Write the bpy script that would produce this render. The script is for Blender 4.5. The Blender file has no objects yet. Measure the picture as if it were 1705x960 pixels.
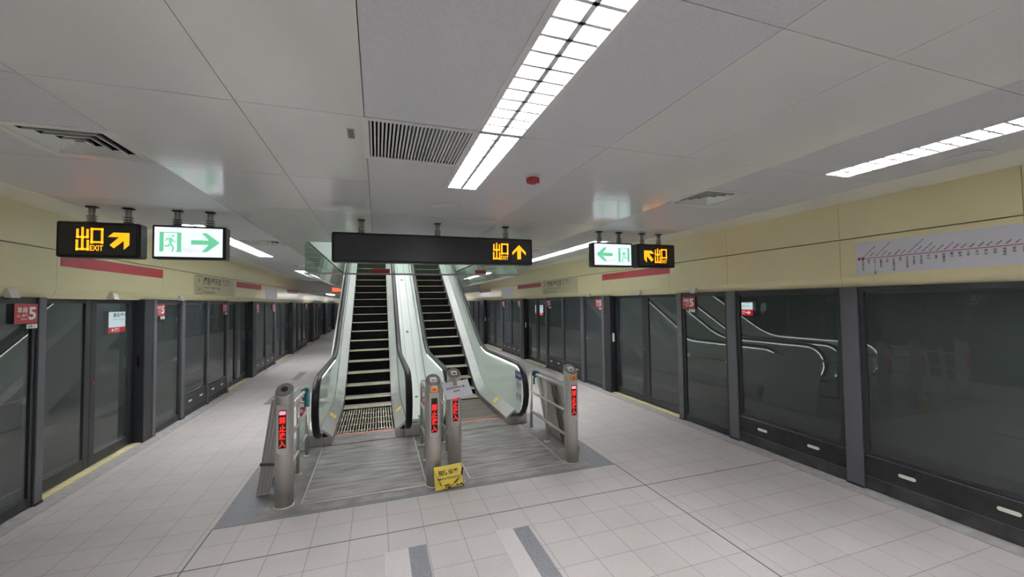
import bpy, bmesh, math, random
from mathutils import Vector, Matrix
random.seed(7)
SC = bpy.context.scene
COL = SC.collection
PI = math.pi

# ------------------------------------------------------------------ dimensions (metres)
XL, XR = -3.22, 4.72            # platform edge screens
ZC = 2.952                      # ceiling
ZH = 2.05                       # underside of the header above the screens
Y0, Y1 = -5.0, 44.0
YB = 19.0                       # where the ceiling drops
XC = 0.70                       # axis of the island platform

# ------------------------------------------------------------------ materials
def lin(c):
    return tuple(((v/255)/12.92 if v/255 <= 0.04045 else (((v/255)+0.055)/1.055)**2.4) for v in c) + (1.0,)

MATS = {}
def mat(name, rgb, rough=0.5, metal=0.0, spec=0.5, var=0.05, scale=6.0, emit=None, strength=0.0, stretch=None, bump=0.0):
    if name in MATS: return MATS[name]
    m = bpy.data.materials.new(name); m.use_nodes = True
    nt = m.node_tree; b = nt.nodes['Principled BSDF']
    b.inputs['Roughness'].default_value = rough
    b.inputs['Metallic'].default_value = metal
    b.inputs['Specular IOR Level'].default_value = spec
    c = lin(rgb)
    tc = nt.nodes.new('ShaderNodeTexCoord'); mp = nt.nodes.new('ShaderNodeMapping')
    if stretch: mp.inputs['Scale'].default_value = stretch
    nz = nt.nodes.new('ShaderNodeTexNoise'); nz.inputs['Scale'].default_value = scale; nz.inputs['Detail'].default_value = 4
    rp = nt.nodes.new('ShaderNodeValToRGB')
    rp.color_ramp.elements[0].position = 0.3; rp.color_ramp.elements[1].position = 0.7
    rp.color_ramp.elements[0].color = tuple(max(0, v*(1-var)) for v in c[:3]) + (1,)
    rp.color_ramp.elements[1].color = tuple(min(1, v*(1+var)) for v in c[:3]) + (1,)
    nt.links.new(tc.outputs['Object'], mp.inputs['Vector']); nt.links.new(mp.outputs['Vector'], nz.inputs['Vector'])
    nt.links.new(nz.outputs['Fac'], rp.inputs['Fac']); nt.links.new(rp.outputs['Color'], b.inputs['Base Color'])
    if bump:
        bp = nt.nodes.new('ShaderNodeBump'); bp.inputs['Strength'].default_value = bump; bp.inputs['Distance'].default_value = 0.01
        nt.links.new(nz.outputs['Fac'], bp.inputs['Height']); nt.links.new(bp.outputs['Normal'], b.inputs['Normal'])
    if emit:
        b.inputs['Emission Color'].default_value = lin(emit); b.inputs['Emission Strength'].default_value = strength
    MATS[name] = m
    return m

def glass(name, tint, ior=1.5, gloss=1.0, rough=0.0, body=None, body_fac=0.0):
    """thin architectural glass: tinted transparency under a Fresnel reflection, optionally a milky body"""
    if name in MATS: return MATS[name]
    m = bpy.data.materials.new(name); m.use_nodes = True
    nt = m.node_tree; nt.nodes.clear()
    out = nt.nodes.new('ShaderNodeOutputMaterial'); mix = nt.nodes.new('ShaderNodeMixShader')
    tr = nt.nodes.new('ShaderNodeBsdfTransparent'); tr.inputs['Color'].default_value = lin(tint)
    gl = nt.nodes.new('ShaderNodeBsdfGlossy'); gl.inputs['Roughness'].default_value = rough
    gl.inputs['Color'].default_value = (gloss, gloss, gloss, 1)
    fr = nt.nodes.new('ShaderNodeFresnel'); fr.inputs['IOR'].default_value = ior
    # both faces of the pane bend the ray in and out, so Fresnel is evaluated as seen from outside
    geo = nt.nodes.new('ShaderNodeNewGeometry'); mx = nt.nodes.new('ShaderNodeMath'); mx.operation = 'MULTIPLY'
    sub = nt.nodes.new('ShaderNodeMath'); sub.operation = 'SUBTRACT'; sub.inputs[0].default_value = 1.0
    nt.links.new(geo.outputs['Backfacing'], sub.inputs[1])
    nt.links.new(fr.outputs['Fac'], mx.inputs[0]); nt.links.new(sub.outputs[0], mx.inputs[1])
    src = tr.outputs['BSDF']
    if body:
        df = nt.nodes.new('ShaderNodeBsdfDiffuse'); df.inputs['Color'].default_value = lin(body)
        tl = nt.nodes.new('ShaderNodeBsdfTranslucent'); tl.inputs['Color'].default_value = lin(body)
        ad = nt.nodes.new('ShaderNodeMixShader'); ad.inputs['Fac'].default_value = 0.35
        nt.links.new(df.outputs['BSDF'], ad.inputs[1]); nt.links.new(tl.outputs['BSDF'], ad.inputs[2])
        m2 = nt.nodes.new('ShaderNodeMixShader'); m2.inputs['Fac'].default_value = body_fac
        nt.links.new(src, m2.inputs[1]); nt.links.new(ad.outputs['Shader'], m2.inputs[2]); src = m2.outputs['Shader']
    nt.links.new(mx.outputs[0], mix.inputs['Fac']); nt.links.new(src, mix.inputs[1]); nt.links.new(gl.outputs['BSDF'], mix.inputs[2])
    nt.links.new(mix.outputs['Shader'], out.inputs['Surface'])
    MATS[name] = m
    return m

def floor_material():
    m = bpy.data.materials.new('floor_tiles'); m.use_nodes = True
    nt = m.node_tree; L = nt.links; b = nt.nodes['Principled BSDF']
    geo = nt.nodes.new('ShaderNodeNewGeometry')
    def brick(w, off, mortar, smooth=0.1):
        mp = nt.nodes.new('ShaderNodeMapping'); mp.inputs['Location'].default_value = off
        L.new(geo.outputs['Position'], mp.inputs['Vector'])
        br = nt.nodes.new('ShaderNodeTexBrick'); br.offset = 0.0; br.squash = 1.0
        br.inputs['Scale'].default_value = 1.0; br.inputs['Brick Width'].default_value = w; br.inputs['Row Height'].default_value = w
        br.inputs['Mortar Size'].default_value = mortar; br.inputs['Mortar Smooth'].default_value = smooth
        L.new(mp.outputs['Vector'], br.inputs['Vector'])
        return br
    br = brick(0.3, (0.22, -0.04, 0), 0.0028)
    br.inputs['Color1'].default_value = lin((174, 168, 165)); br.inputs['Color2'].default_value = lin((170, 165, 162))
    br.inputs['Mortar'].default_value = lin((132, 126, 123))
    # broad scuffs and worn joints
    n1 = nt.nodes.new('ShaderNodeTexNoise'); n1.inputs['Scale'].default_value = 1.3; n1.inputs['Detail'].default_value = 6
    n2 = nt.nodes.new('ShaderNodeTexNoise'); n2.inputs['Scale'].default_value = 45; n2.inputs['Detail'].default_value = 3
    for n in (n1, n2): L.new(geo.outputs['Position'], n.inputs['Vector'])
    r1 = nt.nodes.new('ShaderNodeValToRGB'); r1.color_ramp.elements[0].position = 0.3; r1.color_ramp.elements[1].position = 0.7
    r1.color_ramp.elements[0].color = (0.90, 0.895, 0.885, 1); r1.color_ramp.elements[1].color = (1.03, 1.03, 1.03, 1)
    r2 = nt.nodes.new('ShaderNodeValToRGB'); r2.color_ramp.elements[0].position = 0.3; r2.color_ramp.elements[1].position = 0.7
    r2.color_ramp.elements[0].color = (0.96, 0.96, 0.96, 1); r2.color_ramp.elements[1].color = (1.03, 1.03, 1.03, 1)
    L.new(n1.outputs['Fac'], r1.inputs['Fac']); L.new(n2.outputs['Fac'], r2.inputs['Fac'])
    def mul(a, c):
        x = nt.nodes.new('ShaderNodeMix'); x.data_type = 'RGBA'; x.blend_type = 'MULTIPLY'; x.inputs[0].default_value = 1.0
        L.new(a, x.inputs[6]); L.new(c, x.inputs[7]); return x.outputs[2]
    c = mul(mul(br.outputs['Color'], r1.outputs['Color']), r2.outputs['Color'])
    L.new(c, b.inputs['Base Color'])
    b.inputs['Roughness'].default_value = 0.55; b.inputs['Specular IOR Level'].default_value = 0.35
    bp = nt.nodes.new('ShaderNodeBump'); bp.inputs['Strength'].default_value = 0.25; bp.inputs['Distance'].default_value = 0.003
    iv = nt.nodes.new('ShaderNodeMath'); iv.operation = 'SUBTRACT'; iv.inputs[0].default_value = 1.0
    L.new(br.outputs['Fac'], iv.inputs[1]); L.new(iv.outputs[0], bp.inputs['Height']); L.new(bp.outputs['Normal'], b.inputs['Normal'])
    return m

M_floor = floor_material()
M_granite = mat('grey_granite', (112, 112, 116), 0.6, var=0.45, scale=160)
M_conc = mat('stained_concrete', (128, 124, 121), 0.7, var=0.30, scale=5)
M_plate = mat('ribbed_steel_plate', (132, 127, 125), 0.5, metal=0.1, var=0.48, scale=2.4, stretch=(1.0, 6, 1))
M_joint = mat('dark_joint', (86, 82, 80), 0.8)
M_tact = mat('pale_tactile', (178, 173, 170), 0.6, var=0.06, scale=60, bump=0.5)
M_edge = mat('edge_stone', (150, 147, 145), 0.7, var=0.15, scale=12)
M_sill = mat('yellow_sill', (196, 186, 140), 0.6, var=0.12, scale=9)
M_ceil = mat('ceiling_metal', (243, 245, 242), 0.15, metal=0.0, spec=1.0, var=0.03, scale=1.2)
M_perf = mat('ceiling_perforated', (218, 220, 224), 0.42, spec=0.4, var=0.10, scale=220)
M_soff = mat('soffit_paint', (205, 207, 207), 0.6)
M_gap = mat('ceiling_gap', (40, 40, 40), 0.9)
M_white = mat('white_paint', (226, 227, 226), 0.45, var=0.02)
M_cream = mat('cream_panel', (230, 220, 178), 0.28, spec=0.5, var=0.025, scale=2)
M_red = mat('red_vinyl', (165, 44, 52), 0.4, var=0.03)
M_post = mat('screen_post_grey', (92, 92, 98), 0.4, metal=0.3, var=0.04)
M_frame = mat('screen_frame_dark', (44, 45, 49), 0.4, metal=0.3, var=0.05)
M_kick = mat('kick_plate_black', (26, 26, 27), 0.35, var=0.6, scale=9)
M_dust = mat('dusty_kick_strip', (44, 45, 45), 0.6, var=0.85, scale=4.5)
M_black = mat('black_plastic', (20, 20, 22), 0.35, var=0.08)
M_slot = mat('vent_slot_white', (225, 222, 214), 0.4)
M_pane = glass('screen_glass', (212, 219, 217), ior=1.62, body=(150, 160, 157), body_fac=0.15)
M_bal = glass('balustrade_glass', (228, 238, 232), ior=1.45, body=(240, 247, 242), body_fac=0.9)
M_baf = glass('smoke_glass', (240, 247, 243), ior=1.5, body=(200, 222, 212), body_fac=0.06)
M_acr = glass('clear_acrylic', (220, 232, 226), ior=1.45, body=(190, 205, 198), body_fac=0.3)
M_ss = mat('brushed_stainless', (196, 191, 186), 0.36, metal=0.55, var=0.06, scale=30, stretch=(1, 1, 0.08))
M_ssd = mat('stainless_dark', (132, 130, 127), 0.4, metal=0.45, var=0.05)
M_deck = mat('escalator_inner_deck', (200, 200, 198), 0.33, metal=0.55, var=0.05, scale=10)
M_clad = mat('escalator_white_cladding', (214, 215, 212), 0.4, var=0.02, scale=3)
M_tread = mat('step_tread', (188, 181, 170), 0.5, metal=0.15, var=0.18, scale=8, stretch=(12, 1, 1))
M_riser = mat('step_riser_black', (9, 9, 10), 0.8, spec=0.15, var=0.1)
M_nose = mat('step_nosing_yellow', (205, 196, 150), 0.5, var=0.1)
M_rub = mat('handrail_rubber', (15, 15, 16), 0.45, spec=0.35, var=0.05)
M_paper = mat('white_paper', (218, 217, 226), 0.7, var=0.01)
M_ink = mat('grey_ink', (70, 70, 84), 0.7)
M_tape = mat('brown_tape', (150, 138, 108), 0.5)
M_yel = mat('yellow_board', (232, 206, 90), 0.5, var=0.05)
M_blk = mat('matt_black_ink', (28, 27, 26), 0.6)
M_brown = mat('dark_brown_plank', (108, 93, 86), 0.6, var=0.15, stretch=(1, 1, 0.1))
M_alu = mat('aluminium_slat', (190, 186, 182), 0.45, metal=0.15, var=0.05)
M_teal = mat('teal_foam', (40, 98, 102), 0.8, var=0.15, scale=14)
M_char = mat('charcoal_text', (70, 66, 58), 0.6)
M_signgrey = mat('header_sign_beige', (200, 192, 158), 0.35)
M_blue = mat('blue_label', (46, 58, 128), 0.4)
M_detred = mat('detector_red', (170, 50, 54), 0.4)
M_tun = mat('tunnel_concrete', (118, 121, 125), 0.8, var=0.10, scale=1.5)
M_track = mat('track_bed', (84, 84, 86), 0.9, var=0.2, scale=3)
M_orange = mat('orange_label', (226, 158, 62), 0.5)
def emat(name, rgb, s, base=None):
    return mat(name, base or rgb, 0.5, var=0.0, emit=rgb, strength=s)
E_tube = emat('fluorescent_tube', (250, 251, 255), 212)
E_tube2 = emat('dim_fluorescent_tube', (250, 251, 255), 34)
E_tun = emat('tunnel_tube', (240, 246, 255), 290)
E_amber = emat('amber_led', (255, 178, 24), 1.15)
E_redled = emat('red_led', (255, 36, 22), 1.2)
E_pink = emat('pink_led', (255, 130, 150), 1.3)
E_strip = emat('handrail_light', (250, 253, 250), 7.5)
E_sign = emat('backlit_white', (226, 232, 242), 1.05)
E_track = emat('trackside_white', (226, 232, 242), 2.2)
E_green = emat('backlit_green', (120, 214, 168), 0.75)
E_greyt = emat('backlit_grey', (165, 190, 190), 0.6)
E_signred = emat('backlit_red', (214, 26, 40), 1.9)
E_comb = emat('comb_light', (255, 120, 96), 0.6)
E_or = emat('orange_led_panel', (250, 110, 70), 0.9)

# ------------------------------------------------------------------ mesh helpers
class MB:
    def __init__(self): self.bm = bmesh.new(); self.mats = []
    def mi(self, m):
        if m not in self.mats: self.mats.append(m)
        return self.mats.index(m)
    def box(self, x0, x1, y0, y1, z0, z1, m, bev=0.0, M=None, seg=1):
        x0, x1 = min(x0, x1), max(x0, x1); y0, y1 = min(y0, y1), max(y0, y1); z0, z1 = min(z0, z1), max(z0, z1)
        t = bmesh.new()
        vs = [t.verts.new(p) for p in ((x0,y0,z0),(x1,y0,z0),(x1,y1,z0),(x0,y1,z0),(x0,y0,z1),(x1,y0,z1),(x1,y1,z1),(x0,y1,z1))]
        for f in ((0,3,2,1),(4,5,6,7),(0,1,5,4),(1,2,6,5),(2,3,7,6),(3,0,4,7)): t.faces.new([vs[i] for i in f])
        if bev: bmesh.ops.bevel(t, geom=t.edges[:] , offset=bev, segments=seg, affect='EDGES', profile=0.5)
        self.merge(t, m, M); t.free(); return self
    def merge(self, t, m, M=None, smooth=False):
        k = self.mi(m); mp = {}
        for v in t.verts: mp[v] = self.bm.verts.new(M @ v.co if M else v.co)
        for f in t.faces:
            try:
                n = self.bm.faces.new([mp[v] for v in f.verts]); n.material_index = k; n.smooth = smooth or f.smooth
            except ValueError: pass
    def mesh(self, me, M, m):
        t = bmesh.new(); t.from_mesh(me); self.merge(t, m, M); t.free(); return self
    def poly(self, pts, axis, a, b, m, smooth=False):
        """closed outline pts (2-D) extruded along axis from a to b; axis 'x': pts=(y,z), 'y': pts=(x,z), 'z': pts=(x,y)"""
        f = {'x': lambda p, t: (t, p[0], p[1]), 'y': lambda p, t: (p[0], t, p[1]), 'z': lambda p, t: (p[0], p[1], t)}[axis]
        t = bmesh.new()
        A = [t.verts.new(f(p, a)) for p in pts]; B = [t.verts.new(f(p, b)) for p in pts]; n = len(pts)
        fa = t.faces.new(A); fb = t.faces.new(B[::-1]); fa.normal_update(); fb.normal_update()
        for i in range(n): t.faces.new((A[i], B[i], B[(i+1) % n], A[(i+1) % n]))
        bmesh.ops.triangulate(t, faces=[fa, fb])
        bmesh.ops.recalc_face_normals(t, faces=t.faces[:])
        self.merge(t, m); t.free(); return self
    def tube(self, pts, r, m, n=12, cap=True, sx=1.0, sy=1.0):
        """round (or flattened) bar along a polyline"""
        P = [Vector(p) for p in pts]; t = bmesh.new(); rings = []
        up = Vector((0, 0, 1)); prev = None
        for i, p in enumerate(P):
            d = (P[min(i+1, len(P)-1)] - P[max(i-1, 0)]).normalized()
            if prev is None:
                s = d.cross(up) if abs(d.z) < 0.95 else d.cross(Vector((0, 1, 0)))
                if s.length < 1e-6: s = Vector((1, 0, 0))
            else: s = prev - d * prev.dot(d)
            s.normalize(); prev = s; u = s.cross(d)
            rings.append([t.verts.new(p + (s*math.cos(2*PI*k/n)*sx + u*math.sin(2*PI*k/n)*sy)*r) for k in range(n)])
        for a, b in zip(rings, rings[1:]):
            for k in range(n):
                f = t.faces.new((a[k], a[(k+1) % n], b[(k+1) % n], b[k])); f.smooth = True
        if cap: t.faces.new(rings[0][::-1]); t.faces.new(rings[-1])
        bmesh.ops.recalc_face_normals(t, faces=t.faces[:])
        self.merge(t, m); t.free(); return self
    def lathe(self, prof, c, m, n=28):
        """prof: (r, z) from bottom to top round a vertical axis through c"""
        t = bmesh.new(); rings = []
        for r, z in prof: rings.append([t.verts.new((c[0]+r*math.cos(2*PI*k/n), c[1]+r*math.sin(2*PI*k/n), c[2]+z)) for k in range(n)])
        for a, b in zip(rings, rings[1:]):
            for k in range(n):
                f = t.faces.new((a[k], a[(k+1) % n], b[(k+1) % n], b[k])); f.smooth = True
        t.faces.new(rings[0][::-1]); t.faces.new(rings[-1])
        self.merge(t, m); t.free(); return self
    def build(self, name, parent=None, off=(0, 0, 0)):
        me = bpy.data.meshes.new(name)
        if any(off): bmesh.ops.translate(self.bm, verts=self.bm.verts[:], vec=-Vector(off))
        self.bm.to_mesh(me); self.bm.free()
        for m in self.mats: me.materials.append(m)
        o = bpy.data.objects.new(name, me); COL.objects.link(o)
        if parent: o.parent = parent
        return o

def thing(name, label, cat, loc=(0, 0, 0), rz=0.0, group=None):
    o = bpy.data.objects.new(name, None); COL.objects.link(o); o.empty_display_size = 0.1
    o.location = loc; o.rotation_euler = (0, 0, rz); return tag(o, label, cat, group)
def tag(o, label, cat, group=None):
    o['label'] = label; o['category'] = cat
    if group: o['group'] = group
    return o
def structure(o): o['kind'] = 'structure'; return o
def plabel(o, l): o['label'] = l; return o

_tx = {}
def text_mesh(body, bold=0.0, align='CENTER', space=1.0, line=1.0):
    key = (body, bold, align, space, line)
    if key in _tx: return _tx[key]
    cu = bpy.data.curves.new('lettering_curve', 'FONT'); cu.body = body; cu.size = 1.0; cu.resolution_u = 2
    cu.align_x = align; cu.offset = bold; cu.space_character = space; cu.space_line = line
    ob = bpy.data.objects.new('lettering_curve', cu); COL.objects.link(ob)
    bpy.context.view_layer.update()
    dg = bpy.context.evaluated_depsgraph_get()
    me = bpy.data.meshes.new_from_object(ob.evaluated_get(dg))
    bpy.data.objects.remove(ob); bpy.data.curves.remove(cu)
    _tx[key] = me
    return me
def bounds(me):
    xs = [v.co.x for v in me.vertices] or [0, 1]; ys = [v.co.y for v in me.vertices] or [0, 1]
    return min(xs), max(xs), min(ys), max(ys)
FRONT = Matrix(((1,0,0,0),(0,0,-1,0),(0,1,0,0),(0,0,0,1)))       # (u,v) -> x,z  read from -y
SIDE = Matrix(((0,0,-1,0),(-1,0,0,0),(0,1,0,0),(0,0,0,1)))       # (u,v) -> -y,z read from -x
def put_text(mb, body, box, frame, m, bold=0.0, keep=False, rot=0.0, anchor='fit', line=1.0):
    """letters fitted in box=(u0,u1,v0,v1) of the plane given by frame (4x4)"""
    me = text_mesh(body, bold, line=line); x0, x1, y0, y1 = bounds(me); u0, u1, v0, v1 = box
    sx = (u1-u0)/max(1e-6, x1-x0); sy = (v1-v0)/max(1e-6, y1-y0)
    if keep: sx = sy = min(sx, sy)
    T = Matrix.Translation(((u0+u1)/2, (v0+v1)/2, 0)) @ Matrix.Rotation(rot, 4, 'Z') @ Matrix.Diagonal((sx, sy, 1, 1)) @ Matrix.Translation((-(x0+x1)/2, -(y0+y1)/2, 0))
    mb.mesh(me, frame @ T, m)
def flat(mb, pts, frame, m):
    t = bmesh.new(); f = t.faces.new([t.verts.new((p[0], p[1], 0)) for p in pts]); f.normal_update()
    bmesh.ops.triangulate(t, faces=[f]); mb.merge(t, m, frame); t.free()
def rect(mb, u0, u1, v0, v1, frame, m): flat(mb, [(u0,v0),(u1,v0),(u1,v1),(u0,v1)], frame, m)

ORD = ['nearest', 'second', 'third', 'fourth', 'fifth', 'sixth', 'seventh', 'eighth', 'ninth', 'tenth', 'eleventh', 'twelfth', 'thirteenth', 'fourteenth', 'fifteenth', 'sixteenth', 'seventeenth', 'eighteenth', 'nineteenth', 'twentieth', 'twenty-first', 'twenty-second', 'twenty-third', 'twenty-fourth', 'twenty-fifth', 'twenty-sixth', 'twenty-seventh', 'twenty-eighth']

# ------------------------------------------------------------------ floor
m = MB(); m.box(XL-0.24, XR+0.24, Y0, Y1, -1.15, 0.0, M_floor)
structure(m.build('floor'))
m = MB()
for a, b in ((XL-0.02, XL+0.17), (XR-0.17, XR+0.02)): m.box(a, b, Y0, Y1, 0.0, 0.006, M_edge)
structure(m.build('trim_1'))
def floor_patch(name, label, cat, x0, x1, y0, y1, h, mt, group=None):
    m = MB(); m.box(x0, x1, y0, y1, 0.0, h, mt)
    return tag(m.build(name), label, cat, group)
# granite apron with its stained concrete bed
m = MB(); m.box(-1.37, 2.68, 4.22, 6.62, 0.0, 0.004, M_granite)
m.box(-1.02, 2.40, 4.27, 6.60, 0.004, 0.007, M_conc)
structure(m.build('trim_2'))
m = MB()   # expansion joints
m.box(-1.376, -1.366, Y0, 4.22, 0.0, 0.0016, M_joint); m.box(2.676, 2.686, Y0, 4.22, 0.0, 0.0016, M_joint)
m.box(XL+0.17, XR-0.17, 3.636, 3.644, 0.0, 0.0016, M_joint); m.box(XL+0.17, XR-0.17, 0.03, 0.038, 0.0, 0.0016, M_joint)
structure(m.build('trim_3'))
G = 'dark guide strips set in the floor'
for i, (x0, x1, a, b, l) in enumerate((
        (0.23, 0.37, -0.6, 3.37, 'dark grey guide strip in the foreground floor, the left one of two'),
        (1.10, 1.24, -0.6, 3.34, 'dark grey guide strip in the foreground floor, the right one of two'))):
    floor_patch('guide_strip', l, 'floor strip', x0, x1, a, b, 0.003, M_granite, G)
for x0, x1, l in ((0.05, 0.23, 'pale tactile strip along the left side of the left foreground guide strip'),
                  (0.95, 1.10, 'pale tactile strip along the left side of the right foreground guide strip')):
    floor_patch('tactile_strip', l, 'floor strip', x0, x1, -0.6, 3.36, 0.0026, M_tact, 'pale tactile strips in the floor')
for a, b, l in ((9.1, 10.4, 'short dark floor strip left of the escalators, nearer one'), (11.7, 13.0, 'short dark floor strip left of the escalators, farther one')):
    floor_patch('guide_strip', l, 'floor strip', -2.13, -1.95, a, b, 0.003, M_granite, G)

# ------------------------------------------------------------------ ceiling of metal panels (one mesh, real joints)
COLS = [(XL, -2.80, 0), (-2.80, -1.45, 1), (-1.45, -0.66, 0), (-0.66, -0.065, 0), (-0.065, 1.435, 1), (1.435, 2.06, 0), (2.06, 2.85, 0), (2.85, 4.20, 1), (4.20, XR, 0)]
YS = [1.055 + 1.2*k for k in range(-6, 16)]
LX = {1: (-2.31, -2.03), 4: (0.565, 0.84), 7: (3.43, 3.71)}         # light troughs in columns
SIDE_Y = [(-1.345, 2.255), (5.855, 9.455), (13.055, 16.655)]
CEN_Y = [(-1.345, 3.455)]
OPEN = (-1.09, 2.50, 7.055, 15.455)
GRILLE = (-0.045, 0.535, 2.275, 2.845)
VENTS = [(-1.72, 3.12), (3.10, 3.12), (-1.72, 7.3), (3.10, 7.3), (-1.72, 11.5), (3.10, 11.5)]
def cut(rects, hole):
    out = []
    hx0, hx1, hy0, hy1 = hole
    for x0, x1, y0, y1 in rects:
        if hx1 <= x0 or hx0 >= x1 or hy1 <= y0 or hy0 >= y1: out.append((x0, x1, y0, y1)); continue
        if hx0 > x0: out.append((x0, hx0, y0, y1))
        if hx1 < x1: out.append((hx1, x1, y0, y1))
        a, b = max(x0, hx0), min(x1, hx1)
        if hy0 > y0: out.append((a, b, y0, hy0))
        if hy1 < y1: out.append((a, b, hy1, y1))
    return out
holes = [OPEN, GRILLE] + [(x-0.225, x+0.225, y-0.225, y+0.225) for x, y in VENTS]
for c in (1, 7): holes += [(LX[c][0], LX[c][1], a, b) for a, b in SIDE_Y]
holes += [(LX[4][0], LX[4][1], a, b) for a, b in CEN_Y]
m = MB()
for ci, (x0, x1, perf) in enumerate(COLS):
    for a, b in zip(YS, YS[1:]):
        if a >= YB: continue
        g = 0.0018
        rs = [(x0+g, x1-g, a+g, min(b, YB)-g)]
        for h in holes: rs = cut(rs, h)
        for r in rs: m.box(r[0], r[1], r[2], r[3], ZC, ZC+0.012, M_perf if perf else M_ceil)
back = [(XL-0.1, XR+0.1, Y0, YB)]
for h in holes: back = cut(back, h)
for r in back: m.box(r[0], r[1], r[2], r[3], ZC+0.03, ZC+0.06, M_gap)
structure(m.build('ceiling'))
m = MB(); m.box(XL-0.1, XR+0.1, YB, Y1, 2.47, 3.05, M_soff); structure(m.build('ceiling_low'))
# walls that close the platform ends
m = MB(); m.box(XL-4, XR+4, Y1, Y1+0.2, -1.2, 3.1, M_soff); structure(m.build('wall_far'))
m = MB(); m.box(XL-4, XR+4, Y0-0.2, Y0, -1.2, 3.1, M_soff); structure(m.build('wall_near'))

# well above the escalators
m = MB(); ox0, ox1, oy0, oy1 = OPEN
m.box(ox0-0.12, ox0, oy0-0.12, 19.5, ZC+0.06, 6.8, M_white); m.box(ox1, ox1+0.12, oy0-0.12, 19.5, ZC+0.06, 6.8, M_white)
m.box(ox0, ox1, oy0-0.12, oy0, ZC+0.06, 6.8, M_white); m.box(ox0, ox1, 19.5, 19.62, ZC+0.1, 6.8, M_white)
m.box(ox0-0.12, ox1+0.12, oy0-0.12, 19.62, 6.8, 6.9, M_soff)
structure(m.build('wall_well'))

# ------------------------------------------------------------------ cream header walls above the screens
def header(side, seams):
    # profile (d = distance from the platform edge plane towards the track, z)
    s = 1 if side == 'right' else -1; X = XR if s > 0 else XL
    m = MB()
    up = [(0.0, 2.572), (0.0, ZC), (0.10, ZC), (0.10, 2.572)]
    lo = [(0.0, 2.562), (0.0, 2.16), (0.010, 2.11), (0.035, ZH), (0.12, ZH), (0.12, 2.562)]
    ys = [Y0] + seams + [Y1]
    for a, b in zip(ys, ys[1:]):
        g = 0.002
        for pr in (up, lo): m.poly([(X + s*d, z) for d, z in pr], 'y', a+g, b-g, M_cream)
    m.box(X+s*0.105, X+s*0.30, Y0, Y1, ZH+0.01, ZC+0.1, M_frame)
    return structure(m.build('wall_' + side))
header('right', [0.35, 1.65, 2.95, 4.42, 5.62, 7.78, 8.92, 11.2, 13.42, 15.4, 17.0, 19.15, 22.0, 25, 28, 31, 34, 37])
header('left', [0.35, 2.95, 4.2, 5.55, 7.75, 8.88, 11.2, 13.4, 15.4, 16.9, 19.05, 22.0, 25, 28, 31, 34, 37])

# ------------------------------------------------------------------ tunnels
for side, s, X in (('left', -1, XL), ('right', 1, XR)):
    m = MB(); m.box(X+s*3.4, X+s*3.6, Y0, Y1, -1.3, 3.4, M_tun); structure(m.build('wall_track_'+side))
    m = MB(); m.box(X+s*0.24, X+s*3.5, Y0, Y1, -1.35, -1.2, M_track); m.box(X+s*2.9, X+s*3.4, Y0, Y1, -1.2, -0.55, M_kick)
    for d in (0.95, 2.4): m.box(X+s*(d-0.035), X+s*(d+0.035), Y0, Y1, -1.2, -1.03, M_ssd)
    structure(m.build('floor_track_'+side))
    m = MB(); m.box(X+s*0.3, X+s*3.6, Y0, Y1, 3.4, 3.5, M_tun); structure(m.build('ceiling_track_'+side))

# ------------------------------------------------------------------ platform screens
def F_side(x=0.0): return Matrix.Translation((x, 0, 0)) @ SIDE      # (u,v)->(y=-u,z=v) on plane x, read from -x
ZT = ZH + 0.01
def sticker(root, yc, zc=1.90, w=0.27, x=-0.014):
    """red car number sticker on the glass (child of the panel)"""
    m = MB(); fr = F_side(x); u = -yc
    m.box(x, x+0.003, yc-w/2, yc+w/2, zc-0.095, zc+0.095, M_red)
    fr = F_side(x-0.001)
    put_text(m, '5', (u+0.025, u+0.115, zc-0.06, zc+0.065), fr, M_white, 0.03)
    put_text(m, '車廂', (u-0.105, u+0.012, zc+0.008, zc+0.065), fr, M_white, 0.012)
    put_text(m, 'Car 車門', (u-0.11, u+0.012, zc-0.03, zc-0.004), fr, M_white, 0.01)
    put_text(m, 'Door', (u-0.06, u+0.012, zc-0.06, zc-0.038), fr, M_white, 0.01)
    a = m.build('car_number_sticker', root); plabel(a, 'red car number sticker with a white 5')
    m = MB(); m.box(x, x+0.003, yc-w/2, yc-w/2+0.13, zc-0.145, zc-0.102, M_slot)
    put_text(m, '注意', (-(yc-w/2+0.115), -(yc-w/2+0.065), zc-0.138, zc-0.11), F_side(x-0.001), M_ink, 0.01)
    b = m.build('notice_sticker', root); plabel(b, 'small white notice sticker below the red one')
    return a
def frame_mesh(w, sw=0.055, z0=0.02, z1=ZT, top=0.06, bot=0.09, d=0.045):
    m = MB(); h = w/2
    m.box(0, d, -h, -h+sw, z0, z1, M_frame, 0.004); m.box(0, d, h-sw, h, z0, z1, M_frame, 0.004)
    m.box(0.002, d-0.002, -h+sw, h-sw, z1-top, z1, M_frame); m.box(0.002, d-0.002, -h+sw, h-sw, z0, z0+bot, M_frame)
    return m
def pane_mesh(w, z0, z1):
    m = MB(); m.box(0.016, 0.026, -w/2, w/2, z0, z1, M_pane); return m
def place(root, s, X, y):
    root.location = (X, y, 0); root.rotation_euler = (0, 0, 0 if s > 0 else PI)

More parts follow.
